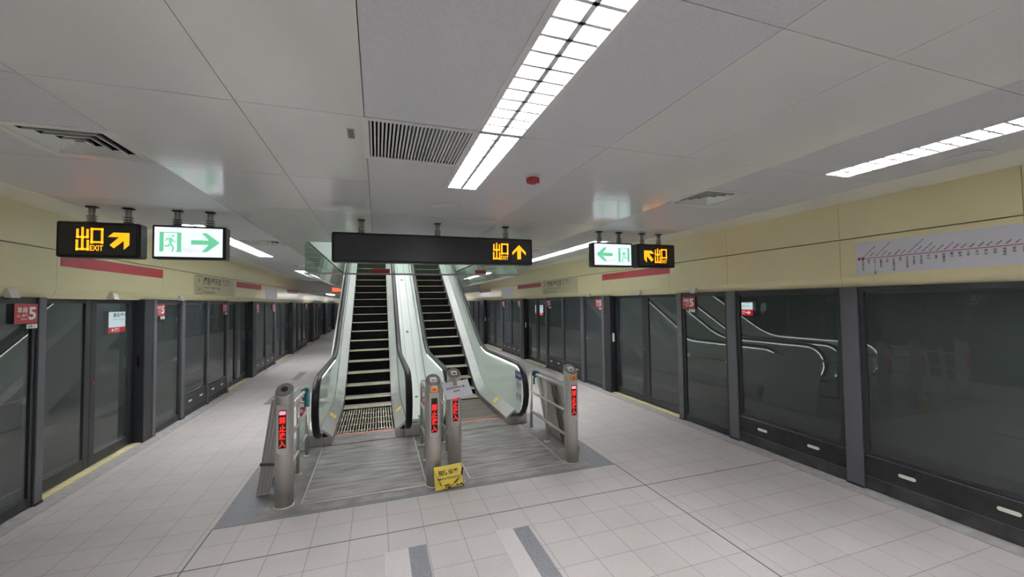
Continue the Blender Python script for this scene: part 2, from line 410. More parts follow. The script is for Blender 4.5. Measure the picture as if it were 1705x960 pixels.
COUNT = {}
def nth(side, kind):
    k = COUNT[(side, kind)] = COUNT.get((side, kind), 0) + 1
    return ORD[k-1]
def fixed_panel(side, s, X, a, b, stick=None):
    w = b-a; n = nth(side, 'fixed')
    t = thing('glass_screen_panel', f'fixed glass screen panel with black kick plate, {n} along the {side} platform edge', 'screen panel', group='fixed screen panels')
    frame_mesh(w, 0.05, 0.36, ZT, 0.05, 0.035).build('frame', t)
    pane_mesh(w-0.08, 0.37, ZT-0.03).build('glass_pane', t)
    m = MB(); m.box(0.0, 0.05, -w/2+0.002, w/2-0.002, 0.012, 0.135, M_dust); m.box(-0.004, 0.05, -w/2+0.002, w/2-0.002, 0.142, 0.355, M_kick, 0.003)
    m.box(-0.006, 0.0, -w/2+0.002, w/2-0.002, 0.345, 0.352, M_post); m.box(-0.003, 0.0, -w/2+0.002, w/2-0.002, 0.134, 0.141, M_post)
    k = m.build('kick_plate', t)
    for q in (-0.24, 0.24):
        v = MB(); y = q*w; v.poly([(y+0.05*math.copysign(1, math.cos(A))*1 + 0.016*math.cos(A), 0.25+0.016*math.sin(A)) for A in [PI/2-1e-3-i*(PI-2e-3)/8 for i in range(9)] + [-PI/2-1e-3-i*(PI-2e-3)/8 for i in range(9)]], 'x', -0.010, -0.003, M_slot)
        v.build('vent_slot', k)
    place(t, s, X, (a+b)/2)
    if stick: sticker(t, s*stick - 0 if s > 0 else -stick)
    return t
def emergency(side, s, X, a, b, stick=None):
    w = b-a; n = nth(side, 'emergency')
    t = thing('emergency_exit_door', f'glass emergency door with red push bar, {n} along the {side} platform edge', 'door', group='emergency doors in the screens')
    frame_mesh(w, 0.05, 0.02).build('frame', t); pane_mesh(w-0.08, 0.08, ZT-0.04).build('glass_pane', t)
    m = MB(); m.tube([(0.06, -w/2+0.06, 1.06), (0.06, w/2-0.06, 1.06)], 0.016, M_red, 8)
    for q in (-1, 1): m.box(0.028, 0.07, q*(w/2-0.07)-0.02, q*(w/2-0.07)+0.02, 1.03, 1.09, M_slot, 0.004)
    plabel(m.build('push_bar', t), 'red push bar')
    place(t, s, X, (a+b)/2)
    if stick: sticker(t, s*stick)
    return t
def sliding(side, s, X, a, b):
    mid = (a+b)/2
    for (p, q, e) in ((a, mid, 1), (mid, b, -1)):
        n = nth(side, 'slide'); w = q-p
        t = thing('sliding_glass_door', f'dark framed sliding glass door leaf, {n} along the {side} platform edge', 'door', group='sliding platform door leaves')
        frame_mesh(w-0.004, 0.10, 0.03, ZT, 0.06, 0.12).build('frame', t); pane_mesh(w-0.16, 0.12, ZT-0.04).build('glass_pane', t)
        if e < 0:
            m = MB(); yy = s*e*(w/2-0.05)
            m.box(-0.014, 0.0, yy-0.012, yy+0.012, 1.0, 1.035, M_red, 0.004); plabel(m.build('door_latch', t), 'small red latch')
        place(t, s, X+s*0.10, (p+q)/2)
def post(side, s, X, a, b, big=False):
    n = nth(side, 'big' if big else 'post'); w = b-a
    if big:
        t = thing('screen_pillar', f'broad dark screen pillar with pale release handle, {n} along the {side} platform edge', 'pillar', group='broad screen pillars')
        m = MB(); m.box(-0.03, 0.14, -w/2, w/2, 0, ZT, M_frame, 0.006)
        h = s*(w/2)
        m.box(-0.036, -0.028, h-s*0.09, h, 0.0, ZT, M_post)
        m.build('column', t)
        m = MB(); y = -s*(w/2)
        m.box(0.02, 0.06, y-0.03, y, 1.08, 1.26, M_slot, 0.008); m.build('release_handle', t)
    else:
        t = thing('screen_post', f'slim grey screen post, {n} along the {side} platform edge', 'post', group='slim screen posts')
        m = MB(); m.box(-0.02, 0.09, -w/2, w/2, 0, ZT, M_post, 0.005); m.build('column', t)
        m = MB(); m.box(-0.026, -0.020, -w/2, w/2, 0.0, 0.03, M_frame); m.build('base_shoe', t)
    place(t, s, X, (a+b)/2)
SILLS = []
def run(side, seq):
    s = 1 if side == 'right' else -1; X = XR if s > 0 else XL
    for k, a, b, *r in seq:
        if k == 'P': post(side, s, X, a, b)
        elif k == 'B': post(side, s, X, a, b, True)
        elif k == 'F': fixed_panel(side, s, X, a, b, r[0] if r else None)
        elif k == 'E': emergency(side, s, X, a, b, r[0] if r else None)
        elif k == 'S': sliding(side, s, X, a, b); SILLS.append((s, X, a, b))
def modA(P, far=False):
    return [('B', P-0.33, P), ('E', P, P+0.87, -0.29), ('P', P+0.87, P+1.0), ('F', P+1.0, P+2.0), ('P', P+2.0, P+2.06),
            ('F', P+2.06, P+3.08, 0.36), ('P', P+3.08, P+3.18), ('S', P+3.18, P+4.99)]
def modB(P):
    return [('B', P-0.34, P), ('F', P, P+1.05, -0.37), ('P', P+1.05, P+1.11), ('F', P+1.11, P+2.16, 0.36), ('P', P+2.16, P+2.3), ('S', P+2.3, P+4.99)]
R = [('F', -1.2, 0.04), ('P', 0.04, 0.18), ('F', 0.18, 1.30), ('P', 1.30, 1.46), ('F', 1.46, 2.80), ('P', 2.80, 2.96), ('F', 2.96, 4.29), ('P', 4.29, 4.44),
     ('E', 4.44, 5.33, 0.29), ('P', 5.33, 5.44), ('S', 5.44, 7.43)]
Lq = [('F', 1.7, 2.95), ('P', 2.95, 3.05), ('F', 3.05, 4.30), ('P', 4.30, 4.44), ('E', 4.44, 5.30, 0.285), ('P', 5.30, 5.40), ('S', 5.40, 7.19)]
for i in range(6):
    P = 7.77 + 5.333*i
    R += modB(P) if i % 2 else modA(P)
    Lq += modB(P-0.24) if i % 2 else modA(P-0.24)
run('right', R); run('left', Lq)
m = MB()
for s, X, a, b in SILLS: m.box(X-s*0.005, X+s*0.095, a, b, 0.0, 0.02, M_sill)
structure(m.build('trim_4'))
m = MB()
for s, X in ((1, XR), (-1, XL)): m.box(X+s*0.19, X+s*0.24, Y0, Y1, -0.3, 0.03, M_frame)
structure(m.build('trim_5'))

# small grey sensor boxes on the header lip
for side, s, X, ys in (('right', 1, XR, (5.05, 6.45, 8.35)), ('left', -1, XL, (4.98, 6.5, 8.35))):
    for i, y in enumerate(ys):
        t = thing('door_sensor', f'small pale sensor box under the {side} cream header, {ORD[i]} from the camera', 'sensor', (X, y, ZH), group='sensor boxes under the header')
        m = MB(); m.poly([(-s*0.05, 0.0), (s*0.03, 0.0), (s*0.01, 0.085), (-s*0.02, 0.085)], 'y', -0.05, 0.05, M_slot); m.build('housing', t)
        m = MB(); m.box(-0.03, 0.03, -0.035, 0.035, -0.008, 0.001, M_black); m.build('lens', t)

# ------------------------------------------------------------------ header graphics
def SF(side, x):      # text frame on a header wall; u grows to the reader's right
    if side == 'right': return Matrix.Translation((x, 0, 0)) @ SIDE
    return Matrix.Translation((x, 0, 0)) @ Matrix.Rotation(PI, 4, 'Z') @ SIDE
for side, s, X in (('right', 1, XR), ('left', -1, XL)):
    for i, (a, b) in enumerate(((5.60, 7.76), (11.26, 13.42), (17.0, 19.0))):
        m = MB(); m.box(X-s*0.003, X, a, b, 2.40, 2.53, M_red)
        tag(m.build('red_band'), f'plain red band on the {side} cream header, {ORD[i]} from the camera', 'sign', 'red bands on the headers')
    # station name sign
    t = thing('station_name_sign', f'station name lettering on a beige plate on the {side} cream header', 'sign', (X, 10.0, 2.3), group='station name signs')
    m = MB(); m.box(X-s*0.003, X, 8.93, 11.15, 2.17, 2.55, M_signgrey); m.build('plate', t, t.location)
    fr = SF(side, X-s*0.004); u0 = -11.12 if side == 'right' else 8.96
    m = MB()
    put_text(m, '廣慈/奉天宮', (u0+0.36, u0+1.28, 2.375, 2.53), fr, M_char, 0.012)
    put_text(m, '往 象山', (u0+1.34, u0+1.85, 2.46, 2.54), fr, M_char, 0.006)
    put_text(m, 'To Xiangshan', (u0+1.34, u0+1.80, 2.395, 2.435), fr, M_char)
    put_text(m, 'Guangci / Fengtian Temple', (u0+0.36, u0+1.25, 2.29, 2.35), fr, M_char, 0.006)
    put_text(m, 'Station', (u0+0.36, u0+0.95, 2.20, 2.26), fr, M_char)
    put_text(m, 'R', (u0+0.14, u0+0.21, 2.40, 2.48), fr, M_char, 0.01)
    put_text(m, '01', (u0+0.11, u0+0.24, 2.23, 2.31), fr, M_char, 0.006)
    for a, b, c, d in ((0.05, 0.30, 2.52, 2.53), (0.05, 0.30, 2.185, 2.195), (0.05, 0.06, 2.185, 2.53), (0.29, 0.30, 2.185, 2.53)): rect(m, u0+a, u0+b, c, d, fr, M_char)
    m.build('lettering', t, t.location)
    # small white information sheet farther on
    t = thing('information_sheet', f'pale information sheet on the {side} cream header between two red bands', 'sign', (X, 14.6, 2.3), group='information sheets')
    m = MB(); m.box(X-s*0.003, X, 13.9, 15.35, 2.15, 2.49, M_paper); m.build('sheet', t, t.location)
    m = MB(); u0 = -15.3 if side == 'right' else 13.95
    for k in range(6):
        rect(m, u0+0.08, u0+1.2-0.1*(k % 3), 2.44-k*0.05, 2.445-k*0.05, SF(side, X-s*0.004), M_signgrey)
    m.build('printed_lines', t, t.location)
# route map on the right header
t = thing('route_map', 'white route map strip with a red line on the right cream header', 'map', (XR, 2.0, 2.3))
m = MB(); m.box(XR-0.004, XR, 1.28, 2.80, 2.19, 2.508, M_paper); m.build('map_sheet', t, t.location)
ST = [('廣慈奉天宮','Guangci / Fengtian Temple'),('象山','Xiangshan'),('台北101世貿','Taipei 101 / World Trade Center'),('信義安和','Xinyi Anhe'),('大安','Daan'),('大安森林公園','Daan Park'),('東門','Dongmen'),('中正紀念堂','Chiang Kai-Shek Memorial Hall'),('台大醫院','NTU Hospital'),('台北車站','Taipei Main Station'),('中山','Zhongshan'),('雙連','Shuanglian'),('民權西路','Minquan W. Rd.'),('圓山','Yuanshan'),('劍潭','Jiantan'),('士林','Shilin'),('芝山','Zhishan'),('明德','Mingde'),('石牌','Shipai'),('唭哩岸','Qilian'),('奇岩','Qiyan'),('北投','Beitou'),('復興崗','Fuxinggang'),('忠義','Zhongyi'),('關渡','Guandu'),('竹圍','Zhuwei'),('紅樹林','Hongshulin'),('淡水','Tamsui')]
fr = SF('right', XR-0.005); zl = 2.345
m = MB(); rect(m, -2.735, -1.33, zl-0.003, zl+0.003, fr, M_red)
rect(m, -2.78, -2.756, zl-0.013, zl+0.013, fr, M_red)
flat(m, [(-2.735+0.014*math.cos(a*PI/8), zl+0.014*math.sin(a*PI/8)) for a in range(16)], SF('right', XR-0.0055), M_red)
plabel(m.build('route_line', t, t.location), 'thin red route line')
m = MB()
for i, (zh, en) in enumerate(ST):
    u = -2.735 + i*0.0515
    me = text_mesh('\n'.join(zh), 0.0, 'CENTER'); x0, x1, y0, y1 = bounds(me); k = 0.020
    hgt = 0.0215*len(zh)
    put_text(m, '\n'.join(zh), (u-0.010, u+0.010, zl-0.014-hgt, zl-0.014), fr, M_ink, 0.02)
    lw = 0.0052*len(en)+0.012
    c = (u+0.008+lw*0.35, zl+0.014+lw*0.35)
    put_text(m, en, (c[0]-lw/2, c[0]+lw/2, c[1]-0.0075, c[1]+0.0075), fr, M_ink, 0.03, rot=PI/4)
m.build('lettering', t, t.location)

# trackside lit name signs behind the glass, and wall lettering
def track_sign(side, s, X, yc, zc, label, w=1.05, h=0.54):
    x = X + s*3.4
    t = thing('lit_station_sign', label, 'sign', (x, yc, zc), 0 if s > 0 else PI, 'lit trackside station signs')
    m = MB(); m.box(-0.10, 0.0, -w/2-0.03, w/2+0.03, -h/2-0.03, h/2+0.03, M_black, 0.01); m.build('housing', t)
    m = MB(); m.box(-0.106, -0.10, -w/2, w/2, -h/2+0.14, h/2, E_track); m.build('white_face', t)
    m = MB(); m.box(-0.106, -0.10, -w/2, w/2, -h/2, -h/2+0.138, E_signred); plabel(m.build('red_face', t), 'red lower strip with a white arrow')
    fr = F_side(-0.1075); m = MB()
    put_text(m, '廣慈/奉天宮', (-w*0.34, w*0.36, 0.13, 0.24), fr, M_ink, 0.01)
    put_text(m, 'Guangci / Fengtian Temple', (-w*0.34, w*0.36, 0.05, 0.09), fr, M_ink)
    e = -1 if s < 0 else 1; z = -h/2+0.07; a = e*w*0.40
    flat(m, [(a, z), (a-e*0.07, z+0.055), (a-e*0.05, z+0.012), (a-e*0.13, z+0.012), (a-e*0.13, z-0.012), (a-e*0.05, z-0.012), (a-e*0.07, z-0.055)], fr, E_track)
    put_text(m, '象山', (a-e*0.24-0.09, a-e*0.24+0.09, z, z+0.05), fr, E_track, 0.01); put_text(m, 'Xiangshan', (a-e*0.24-0.09, a-e*0.24+0.09, z-0.045, z-0.015), fr, E_track)
    m.build('lettering', t)
track_sign('left', -1, XL, 13.55, 1.56, 'lit white and red station sign seen through the left screen doors')
track_sign('right', 1, XR, 19.45, 1.50, 'lit white and red station sign seen through the farther right screen doors')
track_sign('right', 1, XR, 7.10, 1.72, 'lit station sign partly hidden by a slim post in the nearer right screen', 0.5, 0.30)
for side, s, X, y, l in (('left', -1, XL, 16.4, 'dark station name lettering on the left tunnel wall'), ('right', 1, XR, 17.3, 'dark station name lettering on the right tunnel wall')):
    m = MB(); fr = SF(side, X+s*3.395); u = -y if s > 0 else y
    put_text(m, '廣慈/奉天宮', (u-0.75, u+0.75, 1.55, 1.82), fr, M_blk, 0.01); put_text(m, 'Guangci / Fengtian Temple', (u-0.75, u+0.75, 1.36, 1.47), fr, M_blk, 0.01)
    tag(m.build('wall_lettering'), l, 'sign', 'tunnel wall lettering')
# lamps that light the tunnels
for side, s, X in (('left', -1, XL), ('right', 1, XR)):
    for i, y in enumerate((13.0, 19.0, 26.0, 34.0)):
        t = thing('tunnel_lamp', f'tube lamp high on the {side} tunnel wall behind the screens, {ORD[i]} from the camera', 'lamp', (X+s*3.38, y, 2.9), group='tunnel lamps')
        m = MB(); m.box(-s*0.0, -s*0.06, -0.65, 0.65, -0.05, 0.05, M_white); m.build('housing', t)
        m = MB(); m.tube([(-s*0.09, -0.6, 0), (-s*0.09, 0.6, 0)], 0.02, E_tun, 8); m.build('tube', t)

# ------------------------------------------------------------------ ceiling lights
def troffer(x0, x1, y0, y1, label, group, tubes):
    t = thing('ceiling_light', label, 'light', ((x0+x1)/2, (y0+y1)/2, ZC), group=group)
    w = (x1-x0)/2-0.004; h = (y1-y0)/2-0.004
    m = MB()
    m.box(-w, -w+0.006, -h, h, 0.0, 0.10, M_white); m.box(w-0.006, w, -h, h, 0.0, 0.10, M_white)
    m.box(-w, w, -h, -h+0.006, 0, 0.10, M_white); m.box(-w, w, h-0.006, h, 0, 0.10, M_white); m.box(-w, w, -h, h, 0.10, 0.106, M_white)
    m.build('housing', t)
    m = MB()
    m.box(-w-0.02, -w+0.012, -h, h, -0.004, 0.0, M_white); m.box(w-0.012, w+0.02, -h, h, -0.004, 0.0, M_white)
    m.box(-w, w, -h, -h+0.016, -0.004, 0.0, M_white); m.box(-w, w, h-0.016, h, -0.004, 0.0, M_white)
    m.build('frame', t)
    for q in tubes:
        m = MB(); m.tube([(q*w, -h+0.03, 0.062), (q*w, h-0.03, 0.062)], 0.013, E_tube, 8); m.build('tube', t)
    m = MB()
    m.poly([(-0.003, 0.05), (-0.012, 0.0), (0.012, 0.0), (0.003, 0.05)], 'y', -h+0.008, h-0.008, M_white)
    n = 12
    for k in range(1, n):
        y = -h + 2*h*k/n
        m.poly([(y-0.008, 0.0), (y+0.008, 0.0), (y+0.0015, 0.045), (y-0.0015, 0.045)], 'x', -w+0.006, w-0.006, M_white)
    for e in (-1, 1): m.poly([(e*(w-0.006), 0.0), (e*(w-0.006), 0.09), (e*(w-0.03), 0.09)], 'y', -h+0.008, h-0.008, M_white)
    m.build('louvre', t)
    return t
i = 0
for a, b in CEN_Y:
    n = int(round((b-a)/1.2))
    for k in range(n):
        troffer(LX[4][0], LX[4][1], b-(k+1)*1.2, b-k*1.2, f'bright louvred tube light in the central ceiling row, {["farthest from the camera", "second from its far end", "third from its far end", "fourth from its far end"][k]}', 'central louvred ceiling lights', (-0.5, 0.5))
for side, c in (('left', 1), ('right', 7)):
    q = 0
    for a, b in SIDE_Y:
        for k in range(3):
            troffer(LX[c][0], LX[c][1], a+k*1.2, a+(k+1)*1.2, f'louvred tube light in the {side} ceiling row, {ORD[q]} from the camera end', 'side louvred ceiling lights', (-0.5, 0.5)); q += 1
# lamps beyond the drop and up in the escalator well
for i, (x, y) in enumerate(((-2.17, 21.5), (3.57, 21.5), (-2.17, 29), (3.57, 29), (-2.17, 37), (3.57, 37))):
    t = thing('surface_light', f'tube light under the lowered far ceiling, {"left" if x < 0 else "right"} row, {ORD[i//2]} from the camera', 'light', (x, y, 2.47), group='lights under the lowered ceiling')
    m = MB(); m.box(-0.13, 0.13, -1.2, 1.2, -0.03, 0.0, M_white); m.build('housing', t)
    m = MB()
    for q in (-0.06, 0.06): m.tube([(q, -1.15, -0.045), (q, 1.15, -0.045)], 0.013, E_tube2, 8)
    m.build('tube', t)
for i, y in enumerate((10.0, 14.0)):
    t = thing('well_light', f'tube light high in the escalator well, {("nearer", "farther")[i]} one', 'light', (XC, y, 6.79), group='lights in the escalator well')
    m = MB(); m.box(-1.2, 1.2, -0.13, 0.13, -0.03, 0.0, M_white); m.build('housing', t)
    m = MB()
    for q in (-0.06, 0.06): m.tube([(-1.15, q, -0.045), (1.15, q, -0.045)], 0.013, E_tube, 8)
    m.build('tube', t)

# ------------------------------------------------------------------ ceiling fittings
gx0, gx1, gy0, gy1 = GRILLE
t = thing('air_grille', 'white linear air grille with black slots beside the central ceiling light', 'vent', ((gx0+gx1)/2, (gy0+gy1)/2, ZC))
m = MB(); e = 0.03
for r in ((gx0-e, gx1+e, gy0-e, gy0), (gx0-e, gx1+e, gy1, gy1+e), (gx0-e, gx0, gy0, gy1), (gx1, gx1+e, gy0, gy1)): m.box(r[0], r[1], r[2], r[3], ZC-0.008, ZC, M_white)
m.build('frame', t, t.location)
m = MB(); m.box(gx0, gx1, gy0, gy1, ZC+0.11, ZC+0.12, M_gap); 
for r in ((gx0, gx0+0.004, gy0, gy1), (gx1-0.004, gx1, gy0, gy1), (gx0, gx1, gy0, gy0+0.004), (gx0, gx1, gy1-0.004, gy1)): m.box(r[0], r[1], r[2], r[3], ZC, ZC+0.11, M_gap)
m.build('duct_box', t, t.location)
for k in range(27):
    x = gx0 + (k+0.5)*(gx1-gx0)/27
    m = MB(); m.box(x-0.005, x+0.005, gy0, gy1, ZC-0.004, ZC+0.022, M_white); m.build('slat', t, t.location)
t = thing('rating_tag', 'small grey tag on the ceiling left of the linear air grille', 'tag', (-0.145, 2.5, ZC))
m = MB(); m.box(-0.022, 0.022, -0.07, 0.07, -0.003, 0, M_alu); m.build('plate', t)
m = MB()
for k in range(6): m.box(-0.016, 0.016, -0.058+k*0.021, -0.046+k*0.021, -0.0036, -0.003, M_ink)
m.build('markings', t)
VL = ['square four way air diffuser at the left, nearest the camera', 'square four way air diffuser at the right, nearest the camera', 'square air diffuser in the left ceiling, second from the camera', 'square air diffuser in the right ceiling, second from the camera', 'square air diffuser in the left ceiling, third from the camera', 'square air diffuser in the right ceiling, third from the camera']
for (x, y), l in zip(VENTS, VL):
    t = thing('air_diffuser', l, 'vent', (x, y, ZC), group='square air diffusers')
    m = MB(); a = 0.225
    for (p, q, r, s_) in ((-a-0.05, a+0.05, -a-0.05, -a), (-a-0.05, a+0.05, a, a+0.05), (-a-0.05, -a, -a, a), (a, a+0.05, -a, a)): m.box(p, q, r, s_, -0.006, 0, M_ceil)
    m.build('frame', t)
    m = MB(); m.box(-a, a, -a, a, 0.10, 0.11, M_gap)
    for (p, q, r, s_) in ((-a, -a+0.004, -a, a), (a-0.004, a, -a, a), (-a, a, -a, -a+0.004), (-a, a, a-0.004, a)): m.box(p, q, r, s_, 0, 0.1, M_gap)
    m.build('neck', t)
    for k in range(4):
        m = MB(); r0 = 0.2235-k*0.056; r1 = r0-0.012; z0, z1 = 0.0, 0.022
        tt = bmesh.new()
        o = [tt.verts.new((sx*r0, sy*r0, z0)) for sx, sy in ((-1,-1),(1,-1),(1,1),(-1,1))]; n_ = [tt.verts.new((sx*r1, sy*r1, z1)) for sx, sy in ((-1,-1),(1,-1),(1,1),(-1,1))]
        o2 = [tt.verts.new((sx*(r0-0.004), sy*(r0-0.004), z0-0.002)) for sx, sy in ((-1,-1),(1,-1),(1,1),(-1,1))]; n2 = [tt.verts.new((sx*(r1-0.004), sy*(r1-0.004), z1)) for sx, sy in ((-1,-1),(1,-1),(1,1),(-1,1))]
        for j in range(4):
            h = (j+1) % 4
            tt.faces.new((o[j], o[h], n_[h], n_[j])); tt.faces.new((o2[h], o2[j], n2[j], n2[h])); tt.faces.new((o[h], o[j], o2[j], o2[h])); tt.faces.new((n_[j], n_[h], n2[h], n2[j]))
        m.merge(tt, M_ceil); tt.free(); m.build('blade_ring', t)
t = thing('smoke_detector', 'red heat detector on a white base on the ceiling', 'detector', (1.18, 2.95, ZC))
m = MB(); m.lathe([(0.045, -0.016), (0.058, -0.010), (0.058, 0.0)], (0, 0, 0), M_white); m.build('base', t)
m = MB(); m.lathe([(0.022, -0.062), (0.03, -0.058), (0.03, -0.05), (0.044, -0.048), (0.05, -0.04), (0.05, -0.02), (0.045, -0.016)], (0, 0, 0), M_detred)
for k in range(6): m.box(0.044, 0.054, -0.006, 0.006, -0.052, -0.02, M_detred, M=Matrix.Rotation(k*PI/3, 4, 'Z'))
plabel(m.build('sensor_head', t), 'red sensor head')
def speaker(x, y, r, label, mt):
    t = thing('ceiling_speaker', label, 'speaker', (x, y, ZC), group='round ceiling speakers')
    m = MB(); m.lathe([(r*0.86, -0.008), (r*0.93, -0.016), (r, -0.008), (r, 0.0)], (0, 0, 0), M_white, 36); m.build('rim', t)
    m = MB(); m.lathe([(0.02, -0.0135), (r*0.5, -0.0125), (r*0.87, -0.009), (r*0.87, -0.002)], (0, 0, 0), mt, 36); m.build('grille', t)
speaker(0.675, 4.13, 0.165, 'round white speaker grille on the ceiling in front of the long dark sign', M_white)
speaker(4.03, 1.65, 0.12, 'round ceiling speaker beside the right row of lights', M_perf)
speaker(-2.15, 9.98, 0.11, 'small round fitting beyond the left row of lights', M_white)

# ------------------------------------------------------------------ hanging signs
SY = 5.0
def hanger(root, x):
    m = MB(); L = root.location
    for q in (-0.016, 0.016): m.tube([(x+q, SY+0.06, 2.785), (x+q, SY+0.06, ZC-0.012)], 0.012, M_ss, 10)
    for z in (2.80, 2.825, 2.85): m.box(x-0.036, x+0.036, SY+0.04, SY+0.08, z, z+0.009, M_ssd, 0.002)
    m.box(x-0.04, x+0.04, SY+0.03, SY+0.09, ZC-0.014, ZC, M_black, 0.002)
    m.build('hanger', root, L)
def chu_kou(m, u0, v0, w, h, fr, mt):
    """the two characters for exit built from strokes, with EXIT under the second"""
    a = w*0.48; s = a*0.19
    R_ = lambda x0, x1, y0, y1: rect(m, u0+x0, u0+x1, v0+y0, v0+y1, fr, mt)
    c = a/2
    R_(c-s/2, c+s/2, 0.02*h, h)                       # centre stroke
    R_(0.03*a, 0.03*a+s, 0.53*h, 0.92*h); R_(a-0.03*a-s, a-0.03*a, 0.53*h, 0.92*h); R_(0.03*a, a*0.97, 0.53*h, 0.53*h+s)
    R_(0, s, 0, 0.46*h); R_(a-s, a, 0, 0.46*h); R_(0, a, 0.02*h, 0.02*h+s)
    x0 = w*0.53; x1 = w; y0 = 0.30*h; y1 = 0.97*h
    R_(x0, x0+s, y0, y1); R_(x1-s, x1, y0, y1); R_(x0, x1, y1-s, y1); R_(x0, x1, y0+0.03*h, y0+0.03*h+s)
    put_text(m, 'EXIT', (u0+x0-0.02*w, u0+x1, v0, v0+0.24*h), fr, mt, 0.02)
def arrow_poly(kind):
    up = [(0, 0.5), (0.5, 0.0), (0.5, -0.22), (0.14, 0.13), (0.14, -0.5), (-0.14, -0.5), (-0.14, 0.13), (-0.5, -0.22), (-0.5, 0.0)]
    # diagonal arrow with square head, as on the signs (pointing up right)
    ur = [(0.5, 0.5), (0.5, -0.22), (0.24, -0.5), (0.24, 0.03), (-0.22, -0.42), (-0.42, -0.24), (0.02, 0.24), (-0.5, 0.24), (-0.24, 0.5)]
    if kind == 'up': return up
    if kind == 'ur': return ur
    if kind == 'ul': return [(-x, y) for x, y in ur][::-1]
def led_sign(name, label, x0, x1, hang, txt, arrow, asz, side_gap):
    t = thing(name, label, 'sign', ((x0+x1)/2, SY, 2.44), group='hanging black exit signs' if x1-x0 < 1 else None)
    m = MB(); m.box(x0, x1, SY, SY+0.16, 2.44, 2.79, M_black, 0.022, seg=3); m.build('housing', t, t.location)
    m = MB(); m.box(x0+0.03, x1-0.03, SY-0.003, SY+0.01, 2.468, 2.762, M_face); m.build('screen', t, t.location)
    fr = Matrix.Translation((0, SY-0.0045, 0)) @ FRONT
    m = MB(); chu_kou(m, txt[0], txt[2], txt[1]-txt[0], txt[3]-txt[2], fr, E_amber); plabel(m.build('exit_lettering', t, t.location), 'amber exit characters above small letters EXIT')
    m = MB(); cx, cz, w, h = asz; flat(m, [(cx+x*w, cz+y*h) for x, y in arrow_poly(arrow)], fr, E_amber); plabel(m.build('arrow', t, t.location), 'amber arrow')
    for h in hang: hanger(t, h)
    return t
M_face = mat('sign_screen_black', (58, 58, 62), 0.36, spec=0.35, var=0.1)
led_sign('exit_sign', 'black hanging exit sign at the left with amber arrow up right', -2.92, -2.27, (-2.68, -2.39), (-2.765, -2.555, 2.505, 2.735), 'ur', (-2.435, 2.605, 0.17, 0.17), 0)
led_sign('exit_sign', 'black hanging exit sign at the right with amber arrow up left', 3.65, 4.32, (3.77, 4.07), (3.945, 4.165, 2.505, 2.725), 'ul', (3.845, 2.60, 0.18, 0.18), 0)
led_sign('direction_sign', 'long black hanging sign over the escalators with amber arrow up', -0.50, 1.98, (-0.18, 0.72, 1.62), (1.425, 1.635, 2.505, 2.725), 'up', (1.785, 2.61, 0.19, 0.19), 0)
def running_man(m, u, v, w, h, fr, flip):
    """door with a running figure; u,v lower left"""
    f = lambda pts: [((u + (w-p[0]*w if flip else p[0]*w)), v + p[1]*h) for p in pts]
    P = lambda pts: flat(m, f(pts) if not flip else f(pts)[::-1], fr, E_green)
    P([(0, 0), (0.13, 0), (0.20, 0.06), (0.20, 1), (0, 1)]); P([(0.80, 0.0), (1, 0.0), (1, 1), (0.80, 1)]); P([(0.20, 0.955), (0.80, 0.955), (0.80, 1), (0.20, 1)]); P([(0.70, 0), (0.80, 0), (0.80, 0.07)])
    P([(0.62+0.055*math.cos(a*PI/6), 0.815+0.06*math.sin(a*PI/6)) for a in range(12)])
    P([(0.42, 0.70), (0.55, 0.72), (0.60, 0.62), (0.54, 0.40), (0.44, 0.40)])                       # trunk
    P([(0.44, 0.72), (0.34, 0.70), (0.25, 0.56), (0.30, 0.53), (0.37, 0.63), (0.46, 0.66)])           # rear arm
    P([(0.56, 0.72), (0.66, 0.57), (0.78, 0.57), (0.78, 0.52), (0.63, 0.52), (0.54, 0.64)])           # front arm
    P([(0.45, 0.46), (0.55, 0.44), (0.68, 0.22), (0.62, 0.02), (0.52, 0.0), (0.55, 0.05), (0.60, 0.22), (0.47, 0.38)])   # front leg
    P([(0.44, 0.46), (0.50, 0.40), (0.45, 0.26), (0.22, 0.27), (0.20, 0.33), (0.39, 0.33)])           # rear leg
def green_sign(label, x0, x1, hang, right):
    t = thing('emergency_exit_sign', label, 'sign', ((x0+x1)/2, SY, 2.44), group='backlit green exit signs')
    m = MB(); m.box(x0, x1, SY, SY+0.13, 2.44, 2.785, M_black, 0.008); m.build('housing', t, t.location)
    m = MB(); m.box(x0+0.022, x1-0.03, SY-0.004, SY+0.01, 2.462, 2.765, E_sign); plabel(m.build('light_panel', t, t.location), 'white backlit panel')
    fr = Matrix.Translation((0, SY-0.0055, 0)) @ FRONT
    w = x1-x0; m = MB()
    a = [(0.5, 0), (0.04, 0.5), (-0.10, 0.5), (-0.14, 0.48), (0.10, 0.12), (-0.5, 0.12), (-0.5, -0.12), (0.10, -0.12), (-0.14, -0.48), (-0.10, -0.5), (0.04, -0.5)]
    if right: ux, ax, tx = x0+w*0.10, x0+w*0.72, x0+w*0.50
    else: ux, ax, tx = x0+w*0.62, x0+w*0.28, x0+w*0.50; a = [(-x, y) for x, y in a][::-1]
    running_man(m, ux, 2.51, w*0.29, 0.205, fr, not right); plabel(m.build('running_figure', t, t.location), 'green running figure in a doorway')
    m = MB(); flat(m, [(ax+x*w*0.40, 2.615+y*0.20) for x, y in a], fr, E_green); plabel(m.build('arrow', t, t.location), 'green arrow')
    m = MB(); put_text(m, '緊急出口', (tx-0.055, tx+0.055, 2.525, 2.55), fr, E_greyt); put_text(m, 'EXIT', (tx-0.025, tx+0.025, 2.50, 2.517), fr, E_greyt); m.build('lettering', t, t.location)
    for h in hang: hanger(t, h)
green_sign('backlit green running figure sign at the left with arrow to the right', -2.17, -1.53, (-1.98, -1.69), True)
